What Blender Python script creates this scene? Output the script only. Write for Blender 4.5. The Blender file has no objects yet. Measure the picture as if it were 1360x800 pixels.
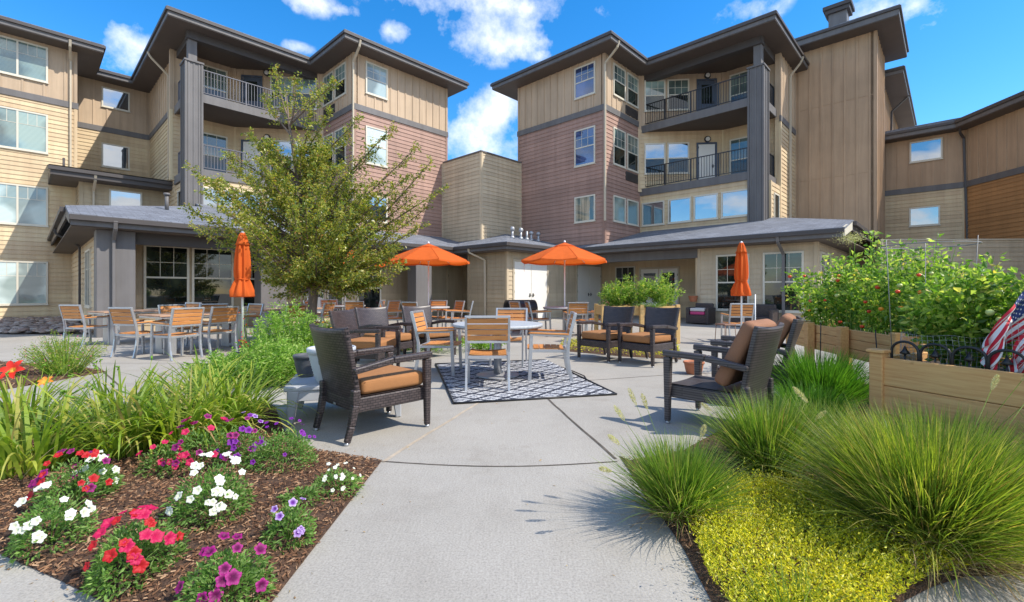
import bpy, math, random
import numpy as np
from mathutils import Vector, Matrix
random.seed(7); rng = np.random.default_rng(7)
R = math.radians; PI = math.pi
sc = bpy.context.scene; col = sc.collection
# ---------------------------------------------------------------- camera
CAMH = 1.2; F = 613.0; HZ = 386.0
cd = bpy.data.cameras.new('camera'); cam = bpy.data.objects.new('camera', cd); col.objects.link(cam)
cam.location = (0, 0, CAMH); cam.rotation_euler = (R(90), 0, 0)
cd.sensor_width = 36; cd.lens = F/1360*36; cd.shift_y = -(400-HZ)/1360; cd.clip_start = .05; cd.clip_end = 2000
sc.camera = cam
# ---------------------------------------------------------------- sun, sky, exposure
SUN_EL = R(49); SX, SY = .955, -.297
sd = bpy.data.lights.new('sun', 'SUN'); sun = bpy.data.objects.new('sun', sd); col.objects.link(sun)
sd.energy = 3.15; sd.angle = R(.5); sd.color = (1, .93, .82)
tosun = Vector((SX*math.cos(SUN_EL), SY*math.cos(SUN_EL), math.sin(SUN_EL)))
sun.rotation_euler = tosun.to_track_quat('Z', 'Y').to_euler(); sun.location = (20, -6, 30)
sc.view_settings.view_transform = 'Standard'; sc.view_settings.look = 'None'
sc.view_settings.exposure = 0.90; sc.view_settings.gamma = 1
w = bpy.data.worlds.new('World'); sc.world = w; w.use_nodes = True
def world():
    nt = w.node_tree; N = nt.nodes; L = nt.links; N.clear()
    out = N.new('ShaderNodeOutputWorld'); bg = N.new('ShaderNodeBackground'); L.new(bg.outputs[0], out.inputs[0])
    sky = N.new('ShaderNodeTexSky'); sky.sky_type = 'NISHITA'; sky.sun_disc = False
    sky.sun_elevation = SUN_EL; sky.sun_rotation = math.atan2(SX, SY); sky.altitude = 300
    sky.air_density = 1.0; sky.dust_density = .3; sky.ozone_density = 3.0
    hs = N.new('ShaderNodeHueSaturation'); hs.inputs['Saturation'].default_value = 1.38; hs.inputs['Value'].default_value = 1.0
    L.new(sky.outputs[0], hs.inputs['Color'])
    tc = N.new('ShaderNodeTexCoord')
    def vm(op, a, b=None):
        n = N.new('ShaderNodeVectorMath'); n.operation = op
        for i, x in enumerate((a, b)):
            if x is None: continue
            if hasattr(x, 'links'): L.new(x, n.inputs[i])
            else: n.inputs[i].default_value = x
        return n
    def mt(op, a, b=None, clamp=False):
        n = N.new('ShaderNodeMath'); n.operation = op; n.use_clamp = clamp
        for i, x in enumerate((a, b)):
            if x is None: continue
            if hasattr(x, 'links'): L.new(x, n.inputs[i])
            else: n.inputs[i].default_value = x
        return n.outputs[0]
    D = vm('NORMALIZE', tc.outputs['Generated']).outputs[0]
    # soft wisps and cumulus: blobs round given directions, broken up by noise
    n1 = N.new('ShaderNodeTexNoise'); n1.inputs['Scale'].default_value = 7; n1.inputs['Detail'].default_value = 9; n1.inputs['Roughness'].default_value = .62
    L.new(D, n1.inputs['Vector'])
    st = vm('MULTIPLY', D, (2.2, 2.2, 5.0)).outputs[0]
    n2 = N.new('ShaderNodeTexNoise'); n2.inputs['Scale'].default_value = 1.6; n2.inputs['Detail'].default_value = 8; n2.inputs['Roughness'].default_value = .6; n2.inputs['Distortion'].default_value = .4
    L.new(st, n2.inputs['Vector'])
    blobs = [(170, 62, 44, 32, 1.1), (412, 2, 44, 16, .9), (455, 14, 26, 8, .8), (525, 42, 22, 14, .75), (650, 48, 84, 30, 1.2), (560, -8, 110, 26, .9), (700, 2, 140, 24, 1.0), (388, 62, 30, 7, .7), (715, 75, 20, 9, .7),
             (635, 176, 72, 48, 1.5), (690, 200, 60, 40, 1.3), (1000, 10, 42, 22, 1.1), (1205, 4, 66, 34, 1.2), (1225, 36, 20, 9, .9), (560, 90, 28, 8, .6),
             (200, -120, 200, 50, 1), (1000, -150, 250, 60, 1)]
    tot = None
    for (px, py, rx, ry, s) in blobs:
        d = Vector((px-680, F, HZ-py)); l = d.length; d.normalize()
        q = vm('MULTIPLY', vm('SUBTRACT', D, tuple(d)).outputs[0], (l/rx, l/rx, l/ry)).outputs[0]
        ln = N.new('ShaderNodeVectorMath'); ln.operation = 'LENGTH'; L.new(q, ln.inputs[0])
        v = mt('MULTIPLY', mt('SUBTRACT', 1.25, ln.outputs['Value'], True), s)
        tot = v if tot is None else mt('MAXIMUM', tot, v)
    # general clouds behind the camera (for reflections and soft light)
    sp = N.new('ShaderNodeSeparateXYZ'); L.new(D, sp.inputs[0])
    back = mt('MULTIPLY', mt('SUBTRACT', .30, sp.outputs['Y'], True), 1.6)
    gen = mt('MULTIPLY', mt('MULTIPLY', mt('SUBTRACT', n2.outputs['Fac'], .43, True), 6.0, True), back, True)
    a = mt('MULTIPLY', mt('SUBTRACT', mt('ADD', mt('MULTIPLY', tot, .50), mt('MULTIPLY', mt('SUBTRACT', n1.outputs['Fac'], .5), 2.9)), .13), 1.55, True)
    a = mt('MULTIPLY', a, mt('MULTIPLY', tot, 3.5, True))
    a = mt('MAXIMUM', a, gen)
    a = mt('MULTIPLY', a, .93)
    n3 = N.new('ShaderNodeTexNoise'); n3.inputs['Scale'].default_value = 13; n3.inputs['Detail'].default_value = 5
    L.new(vm('ADD', D, (0, 0, .03)).outputs[0], n3.inputs['Vector'])
    cr = N.new('ShaderNodeValToRGB'); L.new(n3.outputs['Fac'], cr.inputs[0])
    cr.color_ramp.elements[0].position = .36; cr.color_ramp.elements[0].color = (3.4, 3.8, 4.4, 1)
    cr.color_ramp.elements[1].position = .6; cr.color_ramp.elements[1].color = (5.2, 5.25, 5.3, 1)
    mx = N.new('ShaderNodeMix'); mx.data_type = 'RGBA'
    L.new(a, mx.inputs[0]); L.new(hs.outputs[0], mx.inputs[6]); L.new(cr.outputs[0], mx.inputs[7])
    L.new(mx.outputs[2], bg.inputs[0]); bg.inputs[1].default_value = .15
world()
# ---------------------------------------------------------------- materials
M = {}
def nodes(name):
    m = bpy.data.materials.new(name); m.use_nodes = True; M[name] = m
    return m, m.node_tree.nodes, m.node_tree.links, m.node_tree.nodes['Principled BSDF']
def mixc(N, L, fac, c1, c2, mode='MIX'):
    x = N.new('ShaderNodeMix'); x.data_type = 'RGBA'; x.blend_type = mode
    for i, v in ((0, fac), (6, c1), (7, c2)):
        if hasattr(v, 'links'): L.new(v, x.inputs[i])
        else: x.inputs[i].default_value = v if i == 0 else (*v[:3], 1)
    return x.outputs[2]
def noise(N, L, vec, scale, detail=4, rough=.55, mp=None):
    n = N.new('ShaderNodeTexNoise'); n.inputs['Scale'].default_value = scale; n.inputs['Detail'].default_value = detail; n.inputs['Roughness'].default_value = rough
    if mp:
        m = N.new('ShaderNodeMapping'); m.inputs['Scale'].default_value = mp; L.new(vec, m.inputs[0]); vec = m.outputs[0]
    L.new(vec, n.inputs['Vector']); return n.outputs['Fac']
def ramp(N, L, fac, stops):
    r = N.new('ShaderNodeValToRGB'); L.new(fac, r.inputs[0]); e = r.color_ramp.elements
    while len(e) < len(stops): e.new(.5)
    for k, (p, c) in enumerate(stops): e[k].position = p; e[k].color = (*c, 1)
    return r.outputs[0]
def bump(N, L, P, h, strength=.3, dist=.01):
    b = N.new('ShaderNodeBump'); b.inputs['Strength'].default_value = strength; b.inputs['Distance'].default_value = dist
    L.new(h, b.inputs['Height']); L.new(b.outputs[0], P.inputs['Normal'])
def pm(name, c, rough=.6, var=.12, vs=2.5, bs=60, bst=.0, metal=0, mp=None, spec=.5, fine=.0):
    m, N, L, P = nodes(name); tc = N.new('ShaderNodeTexCoord').outputs['Object']
    n = noise(N, L, tc, vs, 5, .6, mp)
    lo = tuple(x*(1-var) for x in c); hi = tuple(min(1, x*(1+var)) for x in c)
    cc = ramp(N, L, n, [(.3, lo), (.7, hi)])
    if fine:
        n2 = noise(N, L, tc, bs, 3, .6)
        cc = mixc(N, L, fine, cc, ramp(N, L, n2, [(.35, (.2, .2, .2)), (.65, (.8, .8, .8))]), 'OVERLAY')
    L.new(cc, P.inputs['Base Color']); P.inputs['Roughness'].default_value = rough; P.inputs['Metallic'].default_value = metal
    P.inputs['Specular IOR Level'].default_value = spec
    if bst: bump(N, L, P, noise(N, L, tc, bs, 4, .6, mp), bst, .004)
    return m
pm('lap_cream', (.58, .45, .28), .7, .07, .8, 40, .15)
pm('lap_tan', (.42, .335, .22), .7, .07, .8, 40, .15)
pm('lap_linen', (.50, .41, .285), .7, .07, .8, 40, .15)
pm('lap_mauve', (.34, .212, .168), .7, .08, .8, 40, .15)
pm('lap_rust', (.40, .20, .075), .7, .08, .8, 40, .15)
pm('batten_tan', (.46, .345, .235), .7, .07, .8, 40, .12)
pm('batten_brown', (.41, .28, .175), .7, .07, .8, 40, .12)
pm('trim_grey', (.128, .122, .122), .6, .08, 1.2, 50, .1)
pm('trim_dark', (.06, .052, .05), .55, .1, 1.2, 50, .1)
pm('soffit', (.095, .075, .063), .7, .1, 1, 60, .1)
pm('trim_cream', (.50, .43, .32), .6, .05, 1)
pm('frame_vinyl', (.62, .58, .48), .45, .04, 2)
pm('door_white', (.74, .72, .67), .45, .03, 2)
pm('door_blue', (.06, .08, .12), .4, .1, 2)
pm('rail_black', (.02, .02, .024), .35, .1, 2)
pm('rail_grey', (.13, .13, .15), .45, .1, 2)
pm('metal_black', (.015, .015, .017), .45, .2, 30, 80, .3)
pm('metal_dark', (.03, .03, .03), .4, .2, 2)
pm('steel', (.48, .49, .51), .3, .08, 8, 90, .05, .55)
pm('white_metal', (.75, .76, .77), .35, .05, 8)
pm('galv', (.42, .43, .45), .45, .15, 6, 60, .1, .5)
pm('wire', (.20, .20, .20), .5, .1, 9)
pm('lamp_glass', (.75, .73, .68), .3, .05, 5)
pm('stone_top', (.40, .42, .44), .5, .16, 30, 160, .06, fine=.25)
pm('table_edge', (.24, .13, .09), .5, .1, 5)
pm('cushion', (.33, .145, .05), .85, .07, 6, 260, .35, fine=.12)
pm('cushion_brown', (.27, .125, .065), .85, .08, 6, 260, .35, fine=.12)
pm('cushion_pink', (.5, .06, .18), .85, .08, 6)
pm('cushion_white', (.6, .58, .55), .85, .08, 6)
pm('pot_grey', (.075, .078, .088), .5, .1, 9, 80, .1)
pm('pot_white', (.47, .49, .52), .5, .08, 9, 80, .1)
pm('pot_terracotta', (.42, .15, .07), .7, .12, 9, 80, .15)
pm('bench_plastic', (.40, .41, .43), .5, .06, 5, 80, .1)
pm('soil', (.05, .035, .025), .95, .3, 20, 60, .5)
pm('bark', (.17, .125, .095), .9, .25, 12, 40, .8, mp=(1, 1, .25))
pm('foliage_dark', (.03, .05, .015), .8, .3, 6)
def weather():
    for nm in ('lap_cream', 'lap_tan', 'lap_linen', 'lap_mauve', 'lap_rust', 'batten_tan', 'batten_brown', 'trim_grey'):
        nt = M[nm].node_tree; N, L = nt.nodes, nt.links; P = N['Principled BSDF']; src = P.inputs['Base Color'].links[0].from_socket
        tc = N.new('ShaderNodeTexCoord').outputs['Object']; r = N.new('ShaderNodeNewGeometry').outputs['Random Per Island']
        c = mixc(N, L, .5, src, ramp(N, L, r, [(0, (.40, .40, .40)), (1, (.60, .60, .60))]), 'OVERLAY')
        c = mixc(N, L, .45, c, ramp(N, L, noise(N, L, tc, 1.4, 5, .7, (3, 3, .22)), [(.3, (.34, .33, .32)), (.6, (.58, .58, .58))]), 'OVERLAY')
        c = mixc(N, L, .35, c, ramp(N, L, noise(N, L, tc, .35, 3, .6), [(.3, (.38, .37, .36)), (.7, (.6, .6, .6))]), 'OVERLAY')
        L.new(c, P.inputs['Base Color'])
weather()
def cloth(name, c):
    m, N, L, P = nodes(name); tc = N.new('ShaderNodeTexCoord').outputs['Object']
    cc = ramp(N, L, noise(N, L, tc, 4), [(.3, tuple(x*.9 for x in c)), (.7, c)])
    L.new(cc, P.inputs['Base Color']); P.inputs['Roughness'].default_value = .85
    t = N.new('ShaderNodeBsdfTranslucent'); L.new(cc, t.inputs[0]); mx = N.new('ShaderNodeMixShader'); mx.inputs[0].default_value = .38
    L.new(P.outputs[0], mx.inputs[1]); L.new(t.outputs[0], mx.inputs[2]); L.new(mx.outputs[0], N['Material Output'].inputs[0])
    bump(N, L, P, noise(N, L, tc, 5, 3, .5, (1, 1, .5)), .5, .04)
cloth('canvas_orange', (.80, .155, .018))
def wood(name, c1, c2, axis=(.6, 14, 14), rough=.55):
    m, N, L, P = nodes(name); tc = N.new('ShaderNodeTexCoord').outputs['Object']
    oi = N.new('ShaderNodeNewGeometry').outputs['Random Per Island']
    n = noise(N, L, tc, 6, 5, .65, axis)
    c = ramp(N, L, n, [(.3, c1), (.7, c2)])
    v = ramp(N, L, oi, [(0, (.38, .38, .38)), (1, (.62, .62, .62))])
    c = mixc(N, L, .8, c, v, 'OVERLAY')
    k = noise(N, L, tc, 7, 2, .5, (1, 2, 2)); kk = ramp(N, L, k, [(.2, (.45, .3, .2)), (.3, (1, 1, 1))])
    c = mixc(N, L, .6, c, kk, 'MULTIPLY')
    L.new(c, P.inputs['Base Color']); P.inputs['Roughness'].default_value = rough; bump(N, L, P, n, .2, .003)
wood('teak', (.44, .165, .045), (.60, .27, .085), (14, .8, 14))
wood('teak_x', (.44, .165, .045), (.60, .27, .085), (.8, 14, 14))
wood('table_wood', (.32, .19, .12), (.45, .29, .19), (.6, 10, 10))
wood('cedar', (.50, .235, .08), (.70, .39, .155), (.5, 9, 9), .75)
wood('cedar_light', (.52, .29, .10), (.68, .42, .17), (.5, 9, 9), .7)
def shingles():
    m, N, L, P = nodes('shingles'); uv = N.new('ShaderNodeUVMap').outputs[0]
    tc = N.new('ShaderNodeTexCoord').outputs['Object']
    b = N.new('ShaderNodeTexBrick'); L.new(uv, b.inputs['Vector'])
    b.inputs['Scale'].default_value = 1; b.inputs['Brick Width'].default_value = .30; b.inputs['Row Height'].default_value = .14
    b.inputs['Mortar Size'].default_value = .006; b.inputs['Color1'].default_value = (.20, .215, .25, 1); b.inputs['Color2'].default_value = (.13, .14, .165, 1)
    b.inputs['Mortar'].default_value = (.045, .05, .062, 1); b.offset = .37
    c = mixc(N, L, .55, b.outputs['Color'], ramp(N, L, noise(N, L, tc, 45, 3), [(.3, (.2, .2, .2)), (.7, (.8, .8, .8))]), 'OVERLAY')
    c = mixc(N, L, .4, c, ramp(N, L, noise(N, L, tc, .7, 3), [(.3, (.35, .35, .35)), (.7, (.65, .65, .65))]), 'OVERLAY')
    L.new(c, P.inputs['Base Color']); P.inputs['Roughness'].default_value = .9; bump(N, L, P, b.outputs['Fac'], -.4, .01)
shingles()
def wicker(name, c1, c2, wd=.046, ht=.021):
    m, N, L, P = nodes(name); uv = N.new('ShaderNodeUVMap').outputs[0]
    b = N.new('ShaderNodeTexBrick'); L.new(uv, b.inputs['Vector'])
    b.inputs['Scale'].default_value = 1; b.inputs['Brick Width'].default_value = wd; b.inputs['Row Height'].default_value = ht
    b.inputs['Mortar Size'].default_value = .0045; b.inputs['Mortar Smooth'].default_value = .9
    b.inputs['Color1'].default_value = (*c1, 1); b.inputs['Color2'].default_value = (*c2, 1); b.inputs['Mortar'].default_value = (.006, .005, .006, 1)
    L.new(b.outputs['Color'], P.inputs['Base Color']); P.inputs['Roughness'].default_value = .4; P.inputs['Specular IOR Level'].default_value = .5
    bump(N, L, P, b.outputs['Fac'], -1, .012)
wicker('wicker', (.085, .064, .062), (.050, .038, .038))
wicker('wicker_grey', (.095, .08, .08), (.065, .054, .055), .40, .022)
def glass(name, c1, c2, kind, ior=1.9):
    m, N, L, P = nodes(name); tc = N.new('ShaderNodeTexCoord').outputs['Object']
    if kind == 'blind':
        wv = N.new('ShaderNodeTexWave'); wv.bands_direction = 'Z'; wv.inputs['Scale'].default_value = 6.5; L.new(tc, wv.inputs['Vector'])
        c = ramp(N, L, wv.outputs['Fac'], [(.2, c1), (.6, c2)])
        oi = N.new('ShaderNodeObjectInfo').outputs['Random']; c = mixc(N, L, .75, c, ramp(N, L, oi, [(0, (.22, .22, .22)), (.5, (.5, .5, .5)), (1, (.72, .72, .72))]), 'OVERLAY')
        n = noise(N, L, tc, .9, 2, .4); c = mixc(N, L, .8, c, ramp(N, L, n, [(.42, (.28, .28, .28)), (.56, (.72, .72, .72))]), 'OVERLAY')
    elif kind == 'curtain':
        c = ramp(N, L, noise(N, L, tc, 3, 2, .4, (3, 3, .15)), [(.35, c1), (.65, c2)])
    else:
        c = ramp(N, L, noise(N, L, tc, 1.3, 3, .5), [(.4, c1), (.65, c2)])
    L.new(c, P.inputs['Base Color']); P.inputs['Roughness'].default_value = .015; P.inputs['IOR'].default_value = ior
    n = noise(N, L, tc, .8, 2); bump(N, L, P, n, .12, .02)
glass('pane_blind', (.10, .15, .14), (.20, .27, .25), 'blind', 2.0)
glass('pane_pale', (.26, .34, .33), (.42, .50, .48), 'blind', 1.8)
glass('pane_dark', (.006, .009, .008), (.03, .04, .034), 'dark', 1.7)
glass('pane_sky', (.02, .03, .04), (.05, .08, .10), 'dark', 4.5)
glass('pane_curtain', (.06, .09, .08), (.38, .36, .28), 'curtain', 1.8)
glass('pane_blue', (.02, .04, .12), (.05, .09, .22), 'blind', 2.2)
def concrete():
    m, N, L, P = nodes('concrete'); tc = N.new('ShaderNodeTexCoord').outputs['Object']
    big = noise(N, L, tc, .45, 5, .6); c = ramp(N, L, big, [(.3, (.305, .283, .246)), (.7, (.375, .35, .31))])
    st = noise(N, L, tc, 1.7, 6, .7); c = mixc(N, L, .35, c, ramp(N, L, st, [(.25, (.3, .28, .26)), (.5, (.5, .5, .5)), (.8, (.56, .56, .56))]), 'OVERLAY')
    sp = noise(N, L, tc, 95, 3, .7); c = mixc(N, L, .5, c, ramp(N, L, sp, [(.3, (.22, .22, .22)), (.5, (.5, .5, .5)), (.72, (.72, .72, .72))]), 'OVERLAY')
    sp2 = noise(N, L, tc, 38, 2, .5); c = mixc(N, L, .8, c, ramp(N, L, sp2, [(.20, (.35, .30, .26)), (.27, (1, 1, 1))]), 'MULTIPLY')
    br = noise(N, L, tc, 14, 4, .7, (9, .5, 1)); c = mixc(N, L, .35, c, ramp(N, L, br, [(.3, (.38, .38, .38)), (.7, (.6, .6, .6))]), 'OVERLAY')
    bl = noise(N, L, tc, 1.1, 5, .75); c = mixc(N, L, .6, c, ramp(N, L, bl, [(.56, (1, 1, 1)), (.70, (.74, .70, .65))]), 'MULTIPLY')
    b2 = noise(N, L, tc, 5.5, 5, .7); c = mixc(N, L, .7, c, ramp(N, L, b2, [(.66, (1, 1, 1)), (.72, (.80, .76, .70))]), 'MULTIPLY')
    v = N.new('ShaderNodeTexVoronoi'); v.feature = 'DISTANCE_TO_EDGE'; v.inputs['Scale'].default_value = .33
    dn = N.new('ShaderNodeTexNoise'); dn.inputs['Scale'].default_value = 2; L.new(tc, dn.inputs['Vector'])
    ad = N.new('ShaderNodeVectorMath'); ad.operation = 'ADD'; L.new(tc, ad.inputs[0]); L.new(dn.outputs['Color'], ad.inputs[1]); L.new(ad.outputs[0], v.inputs['Vector'])
    ck = ramp(N, L, v.outputs['Distance'], [(.0, (.72, .70, .68)), (.0035, (1, 1, 1))]); pass
    L.new(c, P.inputs['Base Color']); P.inputs['Roughness'].default_value = .85; bump(N, L, P, sp, .15, .002)
concrete()
pm('joint', (.09, .075, .06), .95, .5, 9)
pm('joint_tan', (.40, .33, .25), .9, .2, 9)
def mulch():
    m, N, L, P = nodes('mulch'); tc = N.new('ShaderNodeTexCoord').outputs['Object']
    n = noise(N, L, tc, 70, 5, .7, (1, 1, 1)); b = noise(N, L, tc, 2.2, 4, .6)
    c = ramp(N, L, n, [(.3, (.022, .012, .008)), (.5, (.085, .045, .026)), (.72, (.20, .12, .07))])
    c = mixc(N, L, .7, c, ramp(N, L, b, [(.35, (.28, .28, .28)), (.65, (.68, .66, .62))]), 'OVERLAY')
    L.new(c, P.inputs['Base Color']); P.inputs['Roughness'].default_value = .95; bump(N, L, P, n, .9, .02)
mulch()
def island(name, stops, rough=.8, bst=0):
    m, N, L, P = nodes(name); r = N.new('ShaderNodeNewGeometry').outputs['Random Per Island']
    c = ramp(N, L, r, stops); L.new(c, P.inputs['Base Color']); P.inputs['Roughness'].default_value = rough
    return m
island('chips', [(0, (.04, .019, .011)), (.4, (.14, .065, .032)), (.75, (.25, .13, .065)), (1, (.42, .27, .16))], .95)
island('pebbles', [(0, (.10, .085, .08)), (.3, (.26, .20, .17)), (.55, (.36, .31, .27)), (.8, (.24, .15, .12)), (1, (.46, .43, .40))], .8)
def leafm(name, stops, trans=.35, rough=.5, tint=1.3, spec=.35):
    m, N, L, P = nodes(name); g = N.new('ShaderNodeNewGeometry'); tc = N.new('ShaderNodeTexCoord').outputs['Object']
    c = ramp(N, L, g.outputs['Random Per Island'], stops)
    n = noise(N, L, tc, 2.2, 3); c = mixc(N, L, .55, c, ramp(N, L, n, [(.35, (.36, .36, .36)), (.65, (.62, .62, .60))]), 'OVERLAY')
    L.new(c, P.inputs['Base Color']); P.inputs['Roughness'].default_value = rough; P.inputs['Specular IOR Level'].default_value = spec
    if 'gold' in name: c = mixc(N, L, .75, c, ramp(N, L, noise(N, L, tc, 9, 4, .65), [(.38, (.30, .36, .3)), (.58, (.6, .58, .5))]), 'OVERLAY')
    t = N.new('ShaderNodeBsdfTranslucent'); tcx = mixc(N, L, 1, c, (1.5*tint, 1.6*tint, .7*tint), 'MULTIPLY'); L.new(tcx, t.inputs[0])
    mx = N.new('ShaderNodeMixShader'); mx.inputs[0].default_value = trans
    L.new(P.outputs[0], mx.inputs[1]); L.new(t.outputs[0], mx.inputs[2]); L.new(mx.outputs[0], N['Material Output'].inputs[0])
leafm('leaf_tree', [(0, (.07, .12, .02)), (.35, (.17, .22, .035)), (.65, (.38, .37, .075)), (.92, (.38, .33, .08)), (1, (.36, .17, .05))], .38, .36, spec=.5)
leafm('leaf_bush', [(0, (.08, .19, .02)), (.45, (.19, .34, .045)), (.8, (.33, .46, .10)), (1, (.5, .56, .25))], .42)
leafm('leaf_tomato', [(0, (.06, .14, .02)), (.35, (.15, .27, .04)), (.7, (.30, .42, .08)), (.93, (.48, .52, .16)), (1, (.6, .45, .1))], .45, .4, spec=.5)
leafm('leaf_grass_gold', [(0, (.07, .13, .02)), (.45, (.17, .24, .03)), (.8, (.30, .34, .05)), (.93, (.44, .38, .12)), (1, (.38, .24, .10))], .38)
leafm('leaf_petunia', [(0, (.07, .15, .03)), (.6, (.16, .29, .06)), (1, (.30, .42, .14))], .4)
leafm('leaf_lily', [(0, (.09, .17, .02)), (.5, (.21, .30, .03)), (.8, (.38, .42, .06)), (.95, (.42, .36, .12)), (1, (.34, .20, .09))], .35)
leafm('leaf_grass', [(0, (.07, .145, .02)), (.5, (.14, .235, .03)), (.85, (.26, .33, .055)), (.96, (.36, .34, .13)), (1, (.3, .18, .08))], .35)
leafm('leaf_grass_green', [(0, (.04, .13, .015)), (.5, (.085, .22, .022)), (1, (.17, .33, .04))], .35)
leafm('leaf_dry', [(0, (.25, .15, .08)), (.5, (.38, .26, .15)), (1, (.5, .4, .25))], .2)
leafm('leaf_gold', [(0, (.14, .20, .02)), (.3, (.36, .38, .025)), (.65, (.68, .60, .03)), (.9, (.80, .70, .06)), (1, (.9, .82, .3))], .35)
leafm('leaf_squash', [(0, (.05, .16, .03)), (1, (.12, .27, .05))], .4)
leafm('seed_head', [(0, (.42, .38, .2)), (1, (.62, .58, .38))], .3)
def petal(name, c, c2=None):
    m, N, L, P = nodes(name); uv = N.new('ShaderNodeTexCoord').outputs['Object']
    g = N.new('ShaderNodeNewGeometry').outputs['Random Per Island']
    ln = N.new('ShaderNodeVectorMath'); ln.operation = 'LENGTH'; L.new(uv, ln.inputs[0])
    cc = ramp(N, L, ln.outputs['Value'], [(.004, tuple(x*.25 for x in (c2 or c))), (.012, c2 or c), (.03, c)])
    L.new(cc, P.inputs['Base Color']); P.inputs['Roughness'].default_value = .6
    t = N.new('ShaderNodeBsdfTranslucent'); L.new(cc, t.inputs[0]); mx = N.new('ShaderNodeMixShader'); mx.inputs[0].default_value = .3
    L.new(P.outputs[0], mx.inputs[1]); L.new(t.outputs[0], mx.inputs[2]); L.new(mx.outputs[0], N['Material Output'].inputs[0])
petal('petal_white', (.82, .82, .78), (.75, .78, .55)); petal('petal_red', (.50, .008, .012)); petal('petal_pink', (.56, .008, .085))
petal('petal_magenta', (.42, .008, .22), (.12, .0, .06)); petal('petal_purple', (.28, .02, .42), (.12, .0, .2)); petal('petal_violet', (.62, .45, .82), (.15, .02, .3))
petal('petal_orange', (.85, .28, .03), (.8, .5, .05)); petal('petal_scarlet', (.78, .03, .015), (.85, .5, .05)); petal('petal_rose', (.7, .2, .3))
pm('tomato_red', (.75, .07, .02), .25, .1, 3); pm('tomato_green', (.5, .55, .18), .3, .1, 3); pm('tomato_amber', (.8, .28, .03), .25, .1, 3)
pm('flag_blue', (.02, .04, .16), .8, .1, 5)
def rugm():
    m, N, L, P = nodes('rug_weave'); uv = N.new('ShaderNodeUVMap').outputs[0]
    s = N.new('ShaderNodeSeparateXYZ'); L.new(uv, s.inputs[0])
    def mt(op, a, b=None):
        n = N.new('ShaderNodeMath'); n.operation = op
        for i, x in enumerate((a, b)):
            if x is None: continue
            if hasattr(x, 'links'): L.new(x, n.inputs[i])
            else: n.inputs[i].default_value = x
        return n.outputs[0]
    # stepped diamond lattice: dark lines round pale diamonds with a broken core
    def tri(v, p): return mt('ABSOLUTE', mt('SUBTRACT', mt('FRACT', mt('DIVIDE', v, p)), .5))
    a = mt('ADD', tri(s.outputs[0], .34), tri(s.outputs[1], .27)); b = mt('ABSOLUTE', mt('SUBTRACT', a, .5))
    nz = noise(N, L, uv, 34, 2, .6, (1, 2.6, 1)); b = mt('ADD', b, mt('MULTIPLY', mt('SUBTRACT', nz, .5), .62))
    c = ramp(N, L, b, [(.10, (.012, .016, .032)), (.16, (.46, .47, .49)), (.27, (.58, .58, .58)), (.31, (.03, .04, .07)), (.38, (.025, .03, .055)), (.42, (.42, .43, .46))])
    L.new(c, P.inputs['Base Color']); P.inputs['Roughness'].default_value = .9
    bump(N, L, P, noise(N, L, uv, 250, 2), .4, .003)
rugm()
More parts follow.
